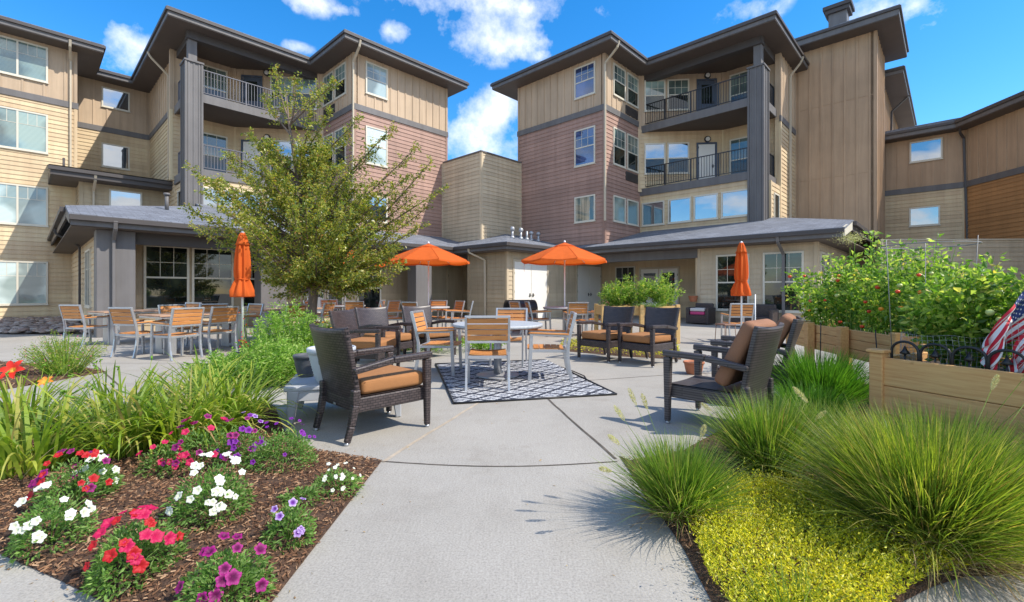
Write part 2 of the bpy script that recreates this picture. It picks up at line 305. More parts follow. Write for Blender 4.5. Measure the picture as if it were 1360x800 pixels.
# ---------------------------------------------------------------- mesh helpers
class MB:
    def __init__(s): s.v = []; s.f = []; s.mi = []; s.sm = []; s.cur = 0; s.uv = None
    def _f(s, idx, sm=False): s.f.append(idx); s.mi.append(s.cur); s.sm.append(sm)
    def quadpts(s, *p, sm=False):
        n = len(s.v); s.v += [tuple(q) for q in p]; s._f(list(range(n, n+len(p))), sm)
    def box(s, c, size, rot=None, taper=None):
        x, y, z = (q/2 for q in size); c = Vector(c); n = len(s.v)
        for dz in (-1, 1):
            k = (taper if (taper and dz < 0) else 1)
            for dx, dy in ((-1, -1), (1, -1), (1, 1), (-1, 1)):
                p = Vector((dx*x*k, dy*y*k, dz*z))
                if rot: p = rot @ p
                s.v.append(tuple(c+p))
        for q in ((3, 2, 1, 0), (4, 5, 6, 7), (0, 1, 5, 4), (1, 2, 6, 5), (2, 3, 7, 6), (3, 0, 4, 7)): s._f([n+i for i in q])
        return s
    def bb(s, x0, x1, y0, y1, z0, z1): return s.box(((x0+x1)/2, (y0+y1)/2, (z0+z1)/2), (abs(x1-x0), abs(y1-y0), abs(z1-z0)))
    def bar(s, p, q, w, h, up=(0, 0, 1), w2=None, h2=None):
        p = Vector(p); q = Vector(q); d = (q-p).normalized(); up = Vector(up)
        if abs(d.dot(up)) > .98: up = Vector((1, 0, 0))
        a = d.cross(up).normalized(); b = a.cross(d).normalized(); n = len(s.v)
        for c, ww, hh in ((p, w, h), (q, w2 or w, h2 or h)):
            for i, j in ((-1, -1), (1, -1), (1, 1), (-1, 1)): s.v.append(tuple(c+a*i*ww/2+b*j*hh/2))
        for f in ((0, 1, 2, 3), (7, 6, 5, 4), (1, 0, 4, 5), (2, 1, 5, 6), (3, 2, 6, 7), (0, 3, 7, 4)): s._f([n+i for i in f])
        return s
    def tube(s, pts, r, n=8, caps=True):
        pts = [Vector(p) for p in pts]; rs = r if isinstance(r, (list, tuple)) else [r]*len(pts); base = len(s.v); prev = None
        for i, p in enumerate(pts):
            d = (pts[min(i+1, len(pts)-1)]-pts[max(i-1, 0)]).normalized()
            a = prev-d*prev.dot(d) if prev is not None else d.orthogonal()
            a.normalize(); prev = a; b = d.cross(a)
            for k in range(n):
                t = 2*PI*k/n; s.v.append(tuple(p+(a*math.cos(t)+b*math.sin(t))*rs[i]))
        for i in range(len(pts)-1):
            for k in range(n):
                k2 = (k+1) % n; s._f([base+i*n+k, base+i*n+k2, base+(i+1)*n+k2, base+(i+1)*n+k], True)
        if caps:
            s._f([base+k for k in range(n)][::-1]); s._f([base+(len(pts)-1)*n+k for k in range(n)])
        return s
    def lathe(s, prof, c=(0, 0, 0), n=20, sm=True, mod=None):
        base = len(s.v)
        for i, (r, z) in enumerate(prof):
            for k in range(n):
                t = 2*PI*k/n; rr = r*(mod(t, i) if mod else 1)
                s.v.append((c[0]+rr*math.cos(t), c[1]+rr*math.sin(t), c[2]+z))
        for i in range(len(prof)-1):
            for k in range(n):
                k2 = (k+1) % n; s._f([base+i*n+k, base+i*n+k2, base+(i+1)*n+k2, base+(i+1)*n+k], sm)
        s._f([base+k for k in range(n)][::-1]); s._f([base+(len(prof)-1)*n+k for k in range(n)])
        return s
    def grid(s, fn, nu, nv, th=None, sm=True):
        P = [[Vector(fn(i/nu, j/nv)) for j in range(nv+1)] for i in range(nu+1)]
        def nrm(i, j):
            a = P[min(i+1, nu)][j]-P[max(i-1, 0)][j]; b = P[i][min(j+1, nv)]-P[i][max(j-1, 0)]
            return a.cross(b).normalized()
        b0 = len(s.v)
        for i in range(nu+1):
            for j in range(nv+1): s.v.append(tuple(P[i][j]))
        ix = lambda i, j, o=0: b0+o+i*(nv+1)+j
        for i in range(nu):
            for j in range(nv): s._f([ix(i, j), ix(i+1, j), ix(i+1, j+1), ix(i, j+1)], sm)
        if th:
            o = (nu+1)*(nv+1)
            for i in range(nu+1):
                for j in range(nv+1): s.v.append(tuple(P[i][j]-nrm(i, j)*th))
            for i in range(nu):
                for j in range(nv): s._f([ix(i, j+1, o), ix(i+1, j+1, o), ix(i+1, j, o), ix(i, j, o)], sm)
            for i in range(nu):
                s._f([ix(i, 0, o), ix(i+1, 0, o), ix(i+1, 0), ix(i, 0)]); s._f([ix(i, nv), ix(i+1, nv), ix(i+1, nv, o), ix(i, nv, o)])
            for j in range(nv):
                s._f([ix(0, j), ix(0, j+1), ix(0, j+1, o), ix(0, j, o)]); s._f([ix(nu, j, o), ix(nu, j+1, o), ix(nu, j+1), ix(nu, j)])
        return s
    def prism(s, poly, z0, z1, zf=None):
        n = len(s.v); k = len(poly)
        A = sum(poly[i][0]*poly[(i+1) % k][1]-poly[(i+1) % k][0]*poly[i][1] for i in range(k))
        if A < 0: poly = poly[::-1]
        for p in poly: s.v.append((p[0], p[1], z0))
        for p in poly: s.v.append((p[0], p[1], z1))
        s._f(list(range(n, n+k))[::-1]); s._f(list(range(n+k, n+2*k)))
        for i in range(k): j = (i+1) % k; s._f([n+i, n+j, n+k+j, n+k+i])
        return s
    def build(s, name, mats, parent=None, bevel=0, loc=None, seg=1, uvrot=0):
        me = bpy.data.meshes.new(name); me.from_pydata(s.v, [], s.f)
        if isinstance(mats, str): mats = [mats]
        for m in mats: me.materials.append(M[m])
        me.polygons.foreach_set('material_index', s.mi); me.polygons.foreach_set('use_smooth', s.sm)
        ul = me.uv_layers.new(name='UVMap'); V = me.vertices
        for p in me.polygons:
            nx, ny, nz = (abs(q) for q in p.normal)
            if nz >= nx and nz >= ny: t = Vector((1, 0, 0)); 
            else:
                t = Vector((p.normal.y, -p.normal.x, 0)); t = t.normalized() if t.length > 1e-6 else Vector((1, 0, 0))
            if p.normal.z > .5 and (nx > .02 or ny > .02):
                t = Vector((-p.normal.y, p.normal.x, 0)).normalized(); bt = p.normal.cross(t)
            else: bt = Vector((0, 1, 0)) if nz >= nx and nz >= ny else Vector((0, 0, 1))
            if s.uv == 'yz': t = Vector((0, 1, 0)); bt = Vector((0, 0, 1))
            if s.uv == 'plain' : t = Vector((1, 0, 0)); bt = Vector((0, 1, 0))
            for li in p.loop_indices:
                co = V[me.loops[li].vertex_index].co; ul.data[li].uv = (co.dot(t), co.dot(bt))
        me.update(); o = bpy.data.objects.new(name, me); col.objects.link(o)
        if parent: o.parent = parent
        if loc: o.location = loc
        if bevel:
            b = o.modifiers.new('bevel', 'BEVEL'); b.width = bevel; b.segments = seg; b.limit_method = 'ANGLE'; b.angle_limit = R(40)
        return o
def fast(name, V, Fq, mat, parent=None, loc=None, smooth=False):
    V = np.asarray(V, dtype=np.float32); Fq = np.asarray(Fq, dtype=np.int32); k = Fq.shape[1]
    me = bpy.data.meshes.new(name); me.vertices.add(len(V)); me.vertices.foreach_set('co', V.ravel())
    me.loops.add(Fq.size); me.loops.foreach_set('vertex_index', Fq.ravel())
    me.polygons.add(len(Fq)); me.polygons.foreach_set('loop_start', np.arange(0, Fq.size, k, dtype=np.int32))
    me.polygons.foreach_set('use_smooth', [smooth]*len(Fq))
    me.update(calc_edges=True); me.validate(); me.materials.append(M[mat])
    o = bpy.data.objects.new(name, me); col.objects.link(o)
    if parent: o.parent = parent
    if loc: o.location = loc
    return o
def tag(o, label=None, cat=None, group=None, kind=None):
    if label: o['label'] = label
    if cat: o['category'] = cat
    if group: o['group'] = group
    if kind: o['kind'] = kind
    return o
def thing(name, label, cat, loc=(0, 0, 0), rz=0, group=None):
    o = bpy.data.objects.new(name, None); col.objects.link(o); o.empty_display_size = .2
    o.location = loc; o.rotation_euler = (0, 0, rz); return tag(o, label, cat, group)
def kids(o): return [c for c in bpy.data.objects if c.parent is o]
def dup(o, parent=None, loc=None, rz=None, label=None, group=None):
    c = o.copy(); col.objects.link(c); c.parent = parent
    if parent is None and loc is not None: c.location = loc
    if rz is not None: c.rotation_euler = (0, 0, rz)
    if label: c['label'] = label
    if group: c['group'] = group
    for k in o.children: dup(k, c)
    return c
def g(x, y, z=0.0):
    Y = (CAMH-z)*F/(y-HZ); return ((x-680)/F*Y, Y)
U = (.689, .725); Vv = (-.725, .689); TH = math.atan2(.725, .689)
def w2(a, b): return (a*U[0]+b*Vv[0], a*U[1]+b*Vv[1])
# ---------------------------------------------------------------- the buildings (local axes: a along U, b along V)
class Bld:
    def __init__(s, name, label, cat, a0, b0, group=None):
        s.off = (-a0, -b0, 0); x, y = w2(a0, b0); s.root = thing(name, label, cat, (x, y, 0), TH, group)
    def put(s, mb, name, mat, bevel=0, parent=None):
        return mb.build(name, mat, parent or s.root, bevel, None if parent else s.off)
def frame(p0, p1, cam_ab=(0, 0)):
    p0 = Vector((*p0, 0)); p1 = Vector((*p1, 0)); d = (p1-p0); L = d.length; d.normalize()
    n = Vector((d.y, -d.x, 0))
    if n.dot(Vector((*cam_ab, 0))-p0) < 0: n = -n
    return p0, d, n, L
def W(fr, s, o, z): p0, d, n, L = fr; q = p0+d*s+n*o; return (q.x, q.y, z)
def wbox(mb, fr, s0, s1, o0, o1, z0, z1):
    n = len(mb.v); p = [W(fr, s, o, z) for z in (z0, z1) for s, o in ((s0, o0), (s1, o0), (s1, o1), (s0, o1))]
    mb.v += p
    fl = ((3, 2, 1, 0), (4, 5, 6, 7), (0, 1, 5, 4), (1, 2, 6, 5), (2, 3, 7, 6), (3, 0, 4, 7))
    flip = fr[1].cross(fr[2]).z < 0
    for f in fl: mb._f([n+i for i in (f[::-1] if flip else f)])
def siding(B, p0, p1, z0, z1, mat, style='lap', sp=.42, corner=True, course=.178, seams=()):
    fr = frame(p0, p1); L = fr[3]; mb = MB(); flip = fr[1].cross(fr[2]).z < 0
    def q(*p): mb.quadpts(*(p[::-1] if flip else p))
    if style == 'lap':
        wbox(mb, fr, 0, L, -.20, -.002, z0, z1)
        z = z0; k = 0
        while z < z1-.01:
            t = min(z+course, z1); o = .024
            q(W(fr, 0, o, z), W(fr, L, o, z), W(fr, L, .002, t), W(fr, 0, .002, t))
            q(W(fr, 0, 0, z), W(fr, L, 0, z), W(fr, L, o, z), W(fr, 0, o, z)); z = t
    else:
        wbox(mb, fr, 0, L, -.20, 0, z0, z1)
        s = sp*.5
        while s < L-.05:
            wbox(mb, fr, s-.032, s+.032, -.01, .028, z0, z1); s += sp
        for zz in seams: wbox(mb, fr, 0, L, -.01, .014, zz, zz+.035)
    if corner:
        for s in (0, L): wbox(mb, fr, max(-.01, s-.09) if s else -.01, s+.012 if s else .09, -.05, .036, z0, z1)
    return B.put(mb, 'wall', mat)
def band(B, p0, p1, z, h=.26, mat='trim_grey', ext=.05):
    fr = frame(p0, p1); mb = MB(); wbox(mb, fr, -ext, fr[3]+ext, -.02, .05, z, z+h); B.put(mb, 'trim_band', mat, .004)
def window(B, p0, p1, s0, s1, z0, z1, pane='pane_blind', kind='hung', fm='frame_vinyl', grid=True, pane2=None):
    fr = frame(p0, p1); t = .062; mb = MB()
    wbox(mb, fr, s0-t, s1+t, .0, .058, z0-t, z0); wbox(mb, fr, s0-t, s1+t, .0, .055, z1, z1+t)
    wbox(mb, fr, s0-t, s0, .0, .055, z0, z1); wbox(mb, fr, s1, s1+t, .0, .055, z0, z1)
    wbox(mb, fr, s0-t-.02, s1+t+.02, .0, .075, z0-t-.03, z0-t)
    mid = (z0+z1)/2; sm = (s0+s1)/2; splits = []
    if kind == 'hung': wbox(mb, fr, s0, s1, .02, .047, mid-.025, mid+.025); splits = [(s0, s1, mid+.025, z1), (s0, s1, z0, mid-.025)]
    elif kind == 'pair': wbox(mb, fr, sm-.03, sm+.03, .02, .05, z0, z1); splits = [(s0, sm-.03, z0, z1), (sm+.03, s1, z0, z1)]
    else: splits = [(s0, s1, z0, z1)]
    if grid and kind == 'hung':
        for f in (1/3, 2/3): x = s0+(s1-s0)*f; wbox(mb, fr, x-.008, x+.008, .02, .036, mid, z1)
        zz = mid+(z1-mid)*.5; wbox(mb, fr, s0, s1, .02, .037, zz-.008, zz+.008)
    if grid and kind == 'pair':
        for (a, b, c, d) in splits:
            for f in (1/3, 2/3): x = a+(b-a)*f; wbox(mb, fr, x-.008, x+.008, .02, .036, z1-(z1-z0)*.33, z1)
            zz = z1-(z1-z0)*.33; wbox(mb, fr, a, b, .02, .037, zz-.008, zz+.008)
    o = B.put(mb, 'window', fm)
    for i, (a, b, c, d) in enumerate(splits):
        pb = MB(); wbox(pb, fr, a, b, .008, .030, c, d); B.put(pb, 'pane', (pane2 if (pane2 and i) else pane), parent=o)
def door(B, p0, p1, s0, s1, z0, z1, mat='door_white', leaves=1, glazed=False, fm='trim_cream', panel=None):
    fr = frame(p0, p1); t = .08; mb = MB()
    wbox(mb, fr, s0-t, s0, 0, .05, z0, z1+t); wbox(mb, fr, s1, s1+t, 0, .05, z0, z1+t); wbox(mb, fr, s0, s1, 0, .05, z1, z1+t)
    f = B.put(mb, 'door_frame', fm); w = (s1-s0)/leaves
    for k in range(leaves):
        a = s0+k*w+.01; b = a+w-.02; mb = MB(); wbox(mb, fr, a, b, .004, .032, z0+.02, z1-.01); o = B.put(mb, 'door', mat, .003)
        if glazed: pb = MB(); wbox(pb, fr, a+.14, b-.14, .033, .038, z0+.95, z1-.2); B.put(pb, 'pane', 'pane_dark', parent=o)
        hb = MB(); hs = (b-.09) if k == 0 and leaves == 2 else (a+.09 if leaves == 2 else b-.1)
        wbox(hb, fr, hs-.025, hs+.025, .033, .055, z0+.93, z0+1.08); wbox(hb, fr, hs-.06, hs+.06, .055, .075, z0+.99, z0+1.02); B.put(hb, 'handle', 'metal_dark', parent=o)
        hg = MB()
        for zz in (.3, 1.1, 1.85):
            e = a if k == 0 else b; wbox(hg, fr, e-.012, e+.012, .033, .045, z0+zz, z0+zz+.1)
        B.put(hg, 'hinge', 'metal_dark', parent=o)
def railing(B, p0, p1, z, mat, h=1.02, sp=.115, posts=2):
    fr = frame(p0, p1); L = fr[3]; mb = MB()
    wbox(mb, fr, 0, L, -.025, .025, z+h-.035, z+h); wbox(mb, fr, 0, L, -.018, .018, z+.08, z+.11)
    wbox(mb, fr, 0, .05, -.026, .026, z, z+h-.036); wbox(mb, fr, L-.05, L, -.026, .026, z, z+h-.036)
    for k in range(1, posts): s = L*k/posts; wbox(mb, fr, s-.025, s+.025, -.026, .026, z, z+h-.036)
    s = sp
    while s < L-.06: wbox(mb, fr, s-.009, s+.009, -.009, .009, z+.11, z+h-.035); s += sp
    B.put(mb, 'railing', mat)
def wall_lamp(B, p0, p1, s, z):
    fr = frame(p0, p1); mb = MB(); c = Vector(W(fr, s, 0, z)); n = fr[2]
    mb.tube([c, c+n*.07], .15, 14); o = B.put(mb, 'wall_lamp', 'metal_dark')
    mb = MB(); mb.tube([c+n*.07, c+n*.11, c+n*.13], [.10, .10, .06], 14); B.put(mb, 'lamp_glass', 'lamp_glass', parent=o)
def offs(poly, d):
    out = []; n = len(poly); A = sum(poly[i][0]*poly[(i+1) % n][1]-poly[(i+1) % n][0]*poly[i][1] for i in range(n))
    sg = 1 if A > 0 else -1
    for i in range(n):
        p, c, q = (Vector((*poly[j % n], 0)) for j in (i-1, i, i+1)); e1 = (c-p).normalized(); e2 = (q-c).normalized()
        n1 = Vector((e1.y, -e1.x, 0))*sg; n2 = Vector((e2.y, -e2.x, 0))*sg; m = (n1+n2); m /= max(.3, (1+n1.dot(n2)))
        r = c+m*d; out.append((r.x, r.y))
    return out
def eaves(B, poly, zs, zt, cap=.22, gut=True, soff='soffit'):
    mb = MB(); mb.prism(offs(poly, -.02), zs, zs+.03); B.put(mb, 'soffit', soff)
    mb = MB(); mb.prism(poly, zs+.031, zt-.10); B.put(mb, 'fascia', 'trim_grey')
    mb = MB(); mb.prism(offs(poly, .07), zt-.13, zt-.02); B.put(mb, 'gutter', 'trim_dark', .008)
    mb = MB(); mb.prism(offs(poly, .03), zt-.019, zt+.03); inner = offs(poly, -2.2)
    k = len(poly); n = len(mb.v); outer = offs(poly, .03)
    B.put(mb, 'roof', 'shingles')
def downspout(B, pts, mat='trim_cream', r=.045):
    mb = MB()
    for p, q in zip(pts[:-1], pts[1:]): mb.bar(p, q, .085, .065)
    B.put(mb, 'downspout', mat, .006)
BZ = 9.02; SOF = 11.45; ETOP = 11.76
WR = {4: (9.92, 11.2), 3: (6.85, 8.38), 2: (4.32, 5.36)}
def wing(B, mp, mir):
    """the four storey block and its corner balcony; i runs away from the court, j outwards"""
    P = lambda i, j: mp(i, j)
    rail = 'rail_grey' if mir else 'rail_black'
    # block faces: narrow-court face (i=0.. j from 0 to -5.07 -> hidden/visible) and balcony-side face
    fA = (P(0, 0), P(0, -5.07)); fB = (P(0, 0), P(3.1, 0))
    for f in (fA, fB):
        siding(B, *f, 2.9, BZ, 'lap_mauve'); siding(B, *f, BZ, SOF, 'batten_tan', 'bat', .40); band(B, *f, BZ-.02)
    for fl, (z0, z1) in WR.items():
        if fl == 2 and mir:
            window(B, *fA, .6, 1.55, z0, z1, 'pane_sky', 'one', grid=False)
        elif fl == 2: window(B, *fA, .52, 1.5, z0, z1, 'pane_curtain', 'one', grid=False)
        elif mir: window(B, *fA, .6, 1.55, z0, z1, 'pane_pale')
        else: window(B, *fA, .52, 1.5, z0, z1, 'pane_blue')
        for s0 in (.72, 1.92): window(B, *fB, s0, s0+.92, z0, z1, 'pane_blind', 'hung' if fl > 2 else 'one', grid=fl > 2, pane2='pane_dark')
        if fl > 2:
            fr = frame(*fB); mb = MB()
            zz = {4: 9.32, 3: 6.28}[fl]
            wbox(mb, fr, 1.75, 2.85, 0, .05, zz, zz+.40)
            for k in range(9): wbox(mb, fr, 1.79, 2.81, .05, .062, zz+.03+k*.04, zz+.05+k*.04)
            B.put(mb, 'vent_grille', 'trim_dark')
    # second floor sun room under the balconies
    f2 = (P(3.1, 0), P(3.1, 5.25)); siding(B, *f2, 0, 5.75, 'lap_cream')
    for s0, s1 in ((.2, 1.2), (1.5, 2.45), (2.68, 3.6), (3.85, 4.85)): window(B, *f2, s0, s1, 4.32, 5.3, 'pane_sky', 'one', grid=False)
    # inner balcony walls
    d1 = (P(2.95, .0), P(5.4, 3.08)); d2 = (P(5.4, 3.08), P(5.4, 5.5))
    for f in (d1, d2):
        siding(B, *f, 5.9, 8.9, 'lap_cream'); siding(B, *f, 8.9, SOF, 'batten_tan', 'bat')
    for z in (9.05, 6.05):
        pn = 'pane_blind' if z > 8 else 'pane_sky'
        for s0, s1 in ((.35, 1.2), (1.42, 2.3)): window(B, *d1, s0, s1, z+.75, z+2.1, pn, 'hung', grid=z > 8, pane2='pane_dark')
        door(B, *d1, 2.78, 3.55, z, z+2.05, 'door_blue' if z > 8 else 'door_white', 1, z > 8, 'door_blue')
        window(B, *d2, .35, 1.45, z+.25, z+2.1, 'pane_blind', 'hung', pane2='pane_dark')
        wall_lamp(B, *d1, 2.5 if mir else 3.2, z+2.28)
    # slabs, fascia, rails
    for zt in (9.05, 6.05):
        mb = MB(); mb.prism([P(3.1, -.0), P(3.1, 5.3), P(5.6, 5.3), P(5.6, 3.0), P(3.3, .1)], zt-.30, zt-.04); B.put(mb, 'balcony_ceiling', 'soffit')
        mb = MB(); fr = frame(P(3.1, 0), P(3.1, 5.3)); wbox(mb, fr, -.02, 5.34, .0, .06, zt-.34, zt)
        fr2 = frame(P(3.1, 5.3), P(5.4, 5.3)); wbox(mb, fr2, -.03, 2.35, .0, .06, zt-.34, zt); B.put(mb, 'balcony_edge', 'trim_grey', .004)
        railing(B, P(3.16, .05), P(3.16, 4.85), zt, rail, posts=4 if not mir else 3)
        railing(B, P(3.8, 5.22), P(5.3, 5.22), zt, rail, posts=1)
    # corner column with its slimmer top post
    c0 = P(3.0, 4.88); c1 = P(3.72, 5.42)
    mb = MB(); x0, x1 = sorted((c0[0], c1[0])); y0, y1 = sorted((c0[1], c1[1])); mb.bb(x0, x1, y0, y1, 0, 10.18)
    xm, ym = (x0+x1)/2, (y0+y1)/2
    for q in (.18, .5, .82):
        for xx in (x0, x1): mb.bb(xx-.02, xx+.02, y0+(y1-y0)*q-.03, y0+(y1-y0)*q+.03, 0, 10.17)
        for yy in (y0, y1): mb.bb(x0+(x1-x0)*q-.03, x0+(x1-x0)*q+.03, yy-.021, yy+.021, 0, 10.165)
    for xx in (x0, x1):
        for yy in (y0, y1): mb.bb(xx-.035, xx+.035, yy-.035, yy+.035, 0, 10.16)
    mb.bb(x0-.06, x1+.06, y0-.06, y1+.06, 10.18, 10.25); B.put(mb, 'column', 'trim_grey')
    mb = MB(); mb.bb(xm-.15, xm+.15, ym-.15, ym+.15, 10.25, 11.2); B.put(mb, 'post', 'trim_grey', .01)
    mb = MB(); fr = frame(P(3.1, 0), P(3.1, 5.3)); wbox(mb, fr, 0, 5.35, -.35, -.02, 11.15, SOF)
    fr = frame(P(3.1, 5.3), P(5.4, 5.3)); wbox(mb, fr, 0, 2.3, -.35, -.02, 11.14, SOF); B.put(mb, 'roof_beam', 'trim_dark')
# --- left wing
BL = Bld('apartment_building', 'four storey wing on the left behind the leafy tree, with grey balcony rails', 'apartment building', 9.7, 18.6)
wing(BL, lambda i, j: (9.7-j, 18.6+i), True)
f = ((-6, 27.3), (1.5, 27.3)); siding(BL, *f, 0, BZ, 'lap_cream'); siding(BL, *f, BZ, SOF, 'batten_tan', 'bat', .62); band(BL, *f, BZ-.02)
for z0, z1 in ((.68, 2.33), (3.92, 5.42), (6.95, 8.45), (9.9, 11.25)):
    window(BL, *f, 4.94, 6.56, z0, z1, 'pane_blind' if z0 > 5 else 'pane_pale', 'pair')
    window(BL, *f, 1.4, 3.0, z0, z1, 'pane_blind', 'pair')
f = ((1.5, 30.2), (4.42, 30.2)); siding(BL, *f, 3, BZ, 'lap_cream'); siding(BL, *f, BZ, SOF, 'batten_tan', 'bat', .5); band(BL, *f, BZ-.02)
window(BL, *f, 1.1, 2.05, 10.3, 11.15, 'pane_sky', 'one', grid=False); window(BL, *f, 1.1, 2.05, 7.35, 8.4, 'pane_sky', 'one', grid=False)
f = ((4.42, 24.2), (4.42, 30.2)); siding(BL, *f, 3, BZ, 'lap_cream'); siding(BL, *f, BZ, SOF, 'batten_tan', 'bat', .45); band(BL, *f, BZ-.02)
f = ((4.42, 21.9), (4.42, 24.2)); siding(BL, *f, 0, 5.7, 'lap_cream')
window(BL, *f, .9, 1.6, 4.3, 5.3, 'pane_dark', 'one', grid=False)
f = ((1.5, 25.6), (4.42, 25.6)); siding(BL, *f, 0, 5.7, 'lap_tan'); window(BL, *f, .95, 1.92, 4.55, 5.4, 'pane_sky', 'one', grid=False)
f = ((1.5, 25.6), (1.5, 27.3)); siding(BL, *f, 0, 5.7, 'lap_tan')
mb = MB(); mb.prism([(.7, 24.8), (4.42, 24.8), (4.42, 27.3), (.7, 27.3)], 5.62, 5.66); BL.put(mb, 'soffit', 'soffit')
mb = MB(); mb.bb(.66, 4.42, 24.72, 24.8, 5.62, 5.96); mb.bb(.62, .7, 24.72, 27.3, 5.62, 5.96); mb.bb(.56, 4.42, 24.63, 24.72, 5.80, 5.94); BL.put(mb, 'fascia', 'trim_dark', .005)
mb = MB(); mb.quadpts((.6, 24.65, 5.98), (4.42, 24.65, 5.98), (4.42, 30.2, 6.95), (.6, 30.2, 6.95)); mb.quadpts((.6, 24.65, 5.94), (.6, 30.2, 6.91), (4.42, 30.2, 6.91), (4.42, 24.65, 5.94)); BL.put(mb, 'porch_roof', 'shingles')
eaves(BL, [(-8, 26.5), (2.3, 26.5), (2.3, 29.4), (3.62, 29.4), (3.62, 21.1), (8.9, 21.1), (8.9, 17.8), (15.45, 17.8), (15.45, 34), (-8, 34)], SOF, ETOP)
downspout(BL, [(9.55, 17.75, 11.6), (9.55, 17.85, 11.35), (9.62, 18.5, 10.95), (9.62, 18.53, 4.0)], 'trim_cream')
downspout(BL, [(1.25, 26.45, 11.6), (1.25, 26.55, 11.35), (1.3, 27.22, 11.0), (1.3, 27.22, 6.3)], 'trim_cream')
downspout(BL, [(3.6, 25.1, 11.5), (3.7, 25.1, 11.3), (4.34, 25.1, 10.7), (4.34, 25.1, 6.2)], 'trim_cream')
downspout(BL, [(1.9, 24.68, 5.8), (1.9, 24.8, 5.6), (1.9, 25.5, 5.3), (1.9, 25.5, 3.9)], 'trim_cream')
mb = MB(); mb.tube([(1.05, 26.2, 5.9), (1.05, 26.2, 6.6)], .04); BL.put(mb, 'vent_pipe', 'trim_dark')
# --- right wing with the stair tower
BR = Bld('apartment_building', 'four storey wing right of the courtyard gap, with black balcony rails and tall windowless tower', 'apartment building', 17.2, 10.83)
wing(BR, lambda i, j: (17.2+i, 10.83-j), False)
f = ((22.4, 5.33), (25.0, 5.33)); siding(BR, *f, 0, 8.6, 'lap_cream'); siding(BR, *f, 8.6, SOF, 'batten_tan', 'bat', .4); band(BR, *f, 8.5)
f = ((20.9, 5.33), (22.4, 5.33)); siding(BR, *f, 0, 5.7, 'lap_cream'); window(BR, *f, .5, 1.15, 4.1, 5.2, 'pane_dark', 'one', grid=False)
eaves(BR, [(16.4, 17.0), (16.4, 10.03), (19.5, 10.03), (19.5, 4.8), (25.5, 4.8), (25.5, 17.0)], SOF, ETOP)
f = ((25, 2.3), (25, 6.5)); siding(BR, *f, 0, 12.3, 'batten_brown', 'bat', .44, seams=(3.1, 6.3, 9.6))
f = ((25, 2.3), (28.1, 2.3)); siding(BR, *f, 0, 12.3, 'batten_brown', 'bat', .44)
eaves(BR, [(24.2, 1.5), (28.9, 1.5), (28.9, 7.5), (24.2, 7.5)], 12.3, 12.68)
f = ((28.1, 2.4), (38, 2.4)); siding(BR, *f, 0, SOF-.05, 'batten_brown', 'bat', .44)
eaves(BR, [(28.3, 1.6), (38.5, 1.6), (38.5, 12), (28.3, 12)], SOF-.05, ETOP-.05)
mb = MB(); mb.bb(25.9, 26.6, 3.45, 4.15, 12.5, 14.1); mb2 = MB(); mb2.bb(25.78, 26.72, 3.33, 4.27, 14.1, 14.28); mb2.bb(25.7, 26.8, 3.25, 4.35, 14.28, 14.45)
ch = BR.put(mb, 'chimney', 'trim_grey'); BR.put(mb2, 'chimney_cap', 'trim_dark', .01, parent=ch)
downspout(BR, [(17.0, 10.0, 11.6), (17.0, 10.1, 11.35), (17.12, 10.76, 10.95), (17.12, 10.76, 4.2)], 'trim_cream')
downspout(BR, [(23.8, 4.75, 11.6), (23.8, 4.85, 11.35), (23.8, 5.25, 10.9), (23.8, 5.25, 4.4)], 'trim_cream')
downspout(BR, [(32.0, 1.55, 11.5), (32.0, 2.3, 10.8), (32.0, 2.32, 9.0)], 'trim_dark')
# --- link block
BK = Bld('link_building', 'plain flat topped beige block standing in the gap between the two apartment wings', 'building', 14.46, 15.7)
siding(BK, (14.46, 15.7), (14.46, 18.6), 2.5, 7.6, 'lap_linen'); siding(BK, (14.46, 15.7), (17.2, 15.7), 2.5, 7.6, 'lap_linen')
mb = MB(); mb.bb(14.40, 17.15, 15.64, 18.5, 7.6, 7.66); BK.put(mb, 'parapet_cap', 'trim_grey')
# --- rear right building
BW = Bld('side_building', 'three storey building at the far right edge with rust orange lower siding', 'building', 28.9, -.47)
f = ((28.9, -.47), (28.9, 2.6)); siding(BW, *f, 0, 5.8, 'lap_cream'); siding(BW, *f, 5.8, 8.4, 'batten_brown', 'bat', .42); band(BW, *f, 5.8)
window(BW, *f, .80, 1.82, 7.3, 8.15, 'pane_sky', 'one', grid=False); window(BW, *f, .88, 1.84, 4.28, 5.05, 'pane_sky', 'one', grid=False)
f = ((28.9, -.47), (22.0, -5.91)); siding(BW, *f, 0, 5.8, 'lap_rust'); siding(BW, *f, 5.8, 8.4, 'batten_brown', 'bat', .42); band(BW, *f, 5.8)
eaves(BW, [(28.2, 2.7), (28.2, -.15), (21.2, -5.6), (24, -10), (34, -4), (34, 2.7)], 8.36, 8.68)
mb = MB(); mb.prism([(29.0, 2.6), (29.0, -.45), (22.9, -5.3), (24, -9), (33, -4), (33, 2.6)], 8.71, 9.0); BW.put(mb, 'roof', 'shingles')
mb = MB(); mb.prism([(26.6, -3.6), (24.5, -5.4), (26, -8), (30, -5)], 8.6, 9.3); BW.put(mb, 'roof_lantern', 'trim_dark')
eaves(BW, [(26.2, -2.6), (23.0, -5.1), (25.4, -9), (31, -5)], 9.25, 9.55)
downspout(BW, [(28.15, -.3, 8.5), (28.5, -.3, 8.2), (28.8, -.42, 8.0), (28.8, -.55, 3)], 'trim_dark')
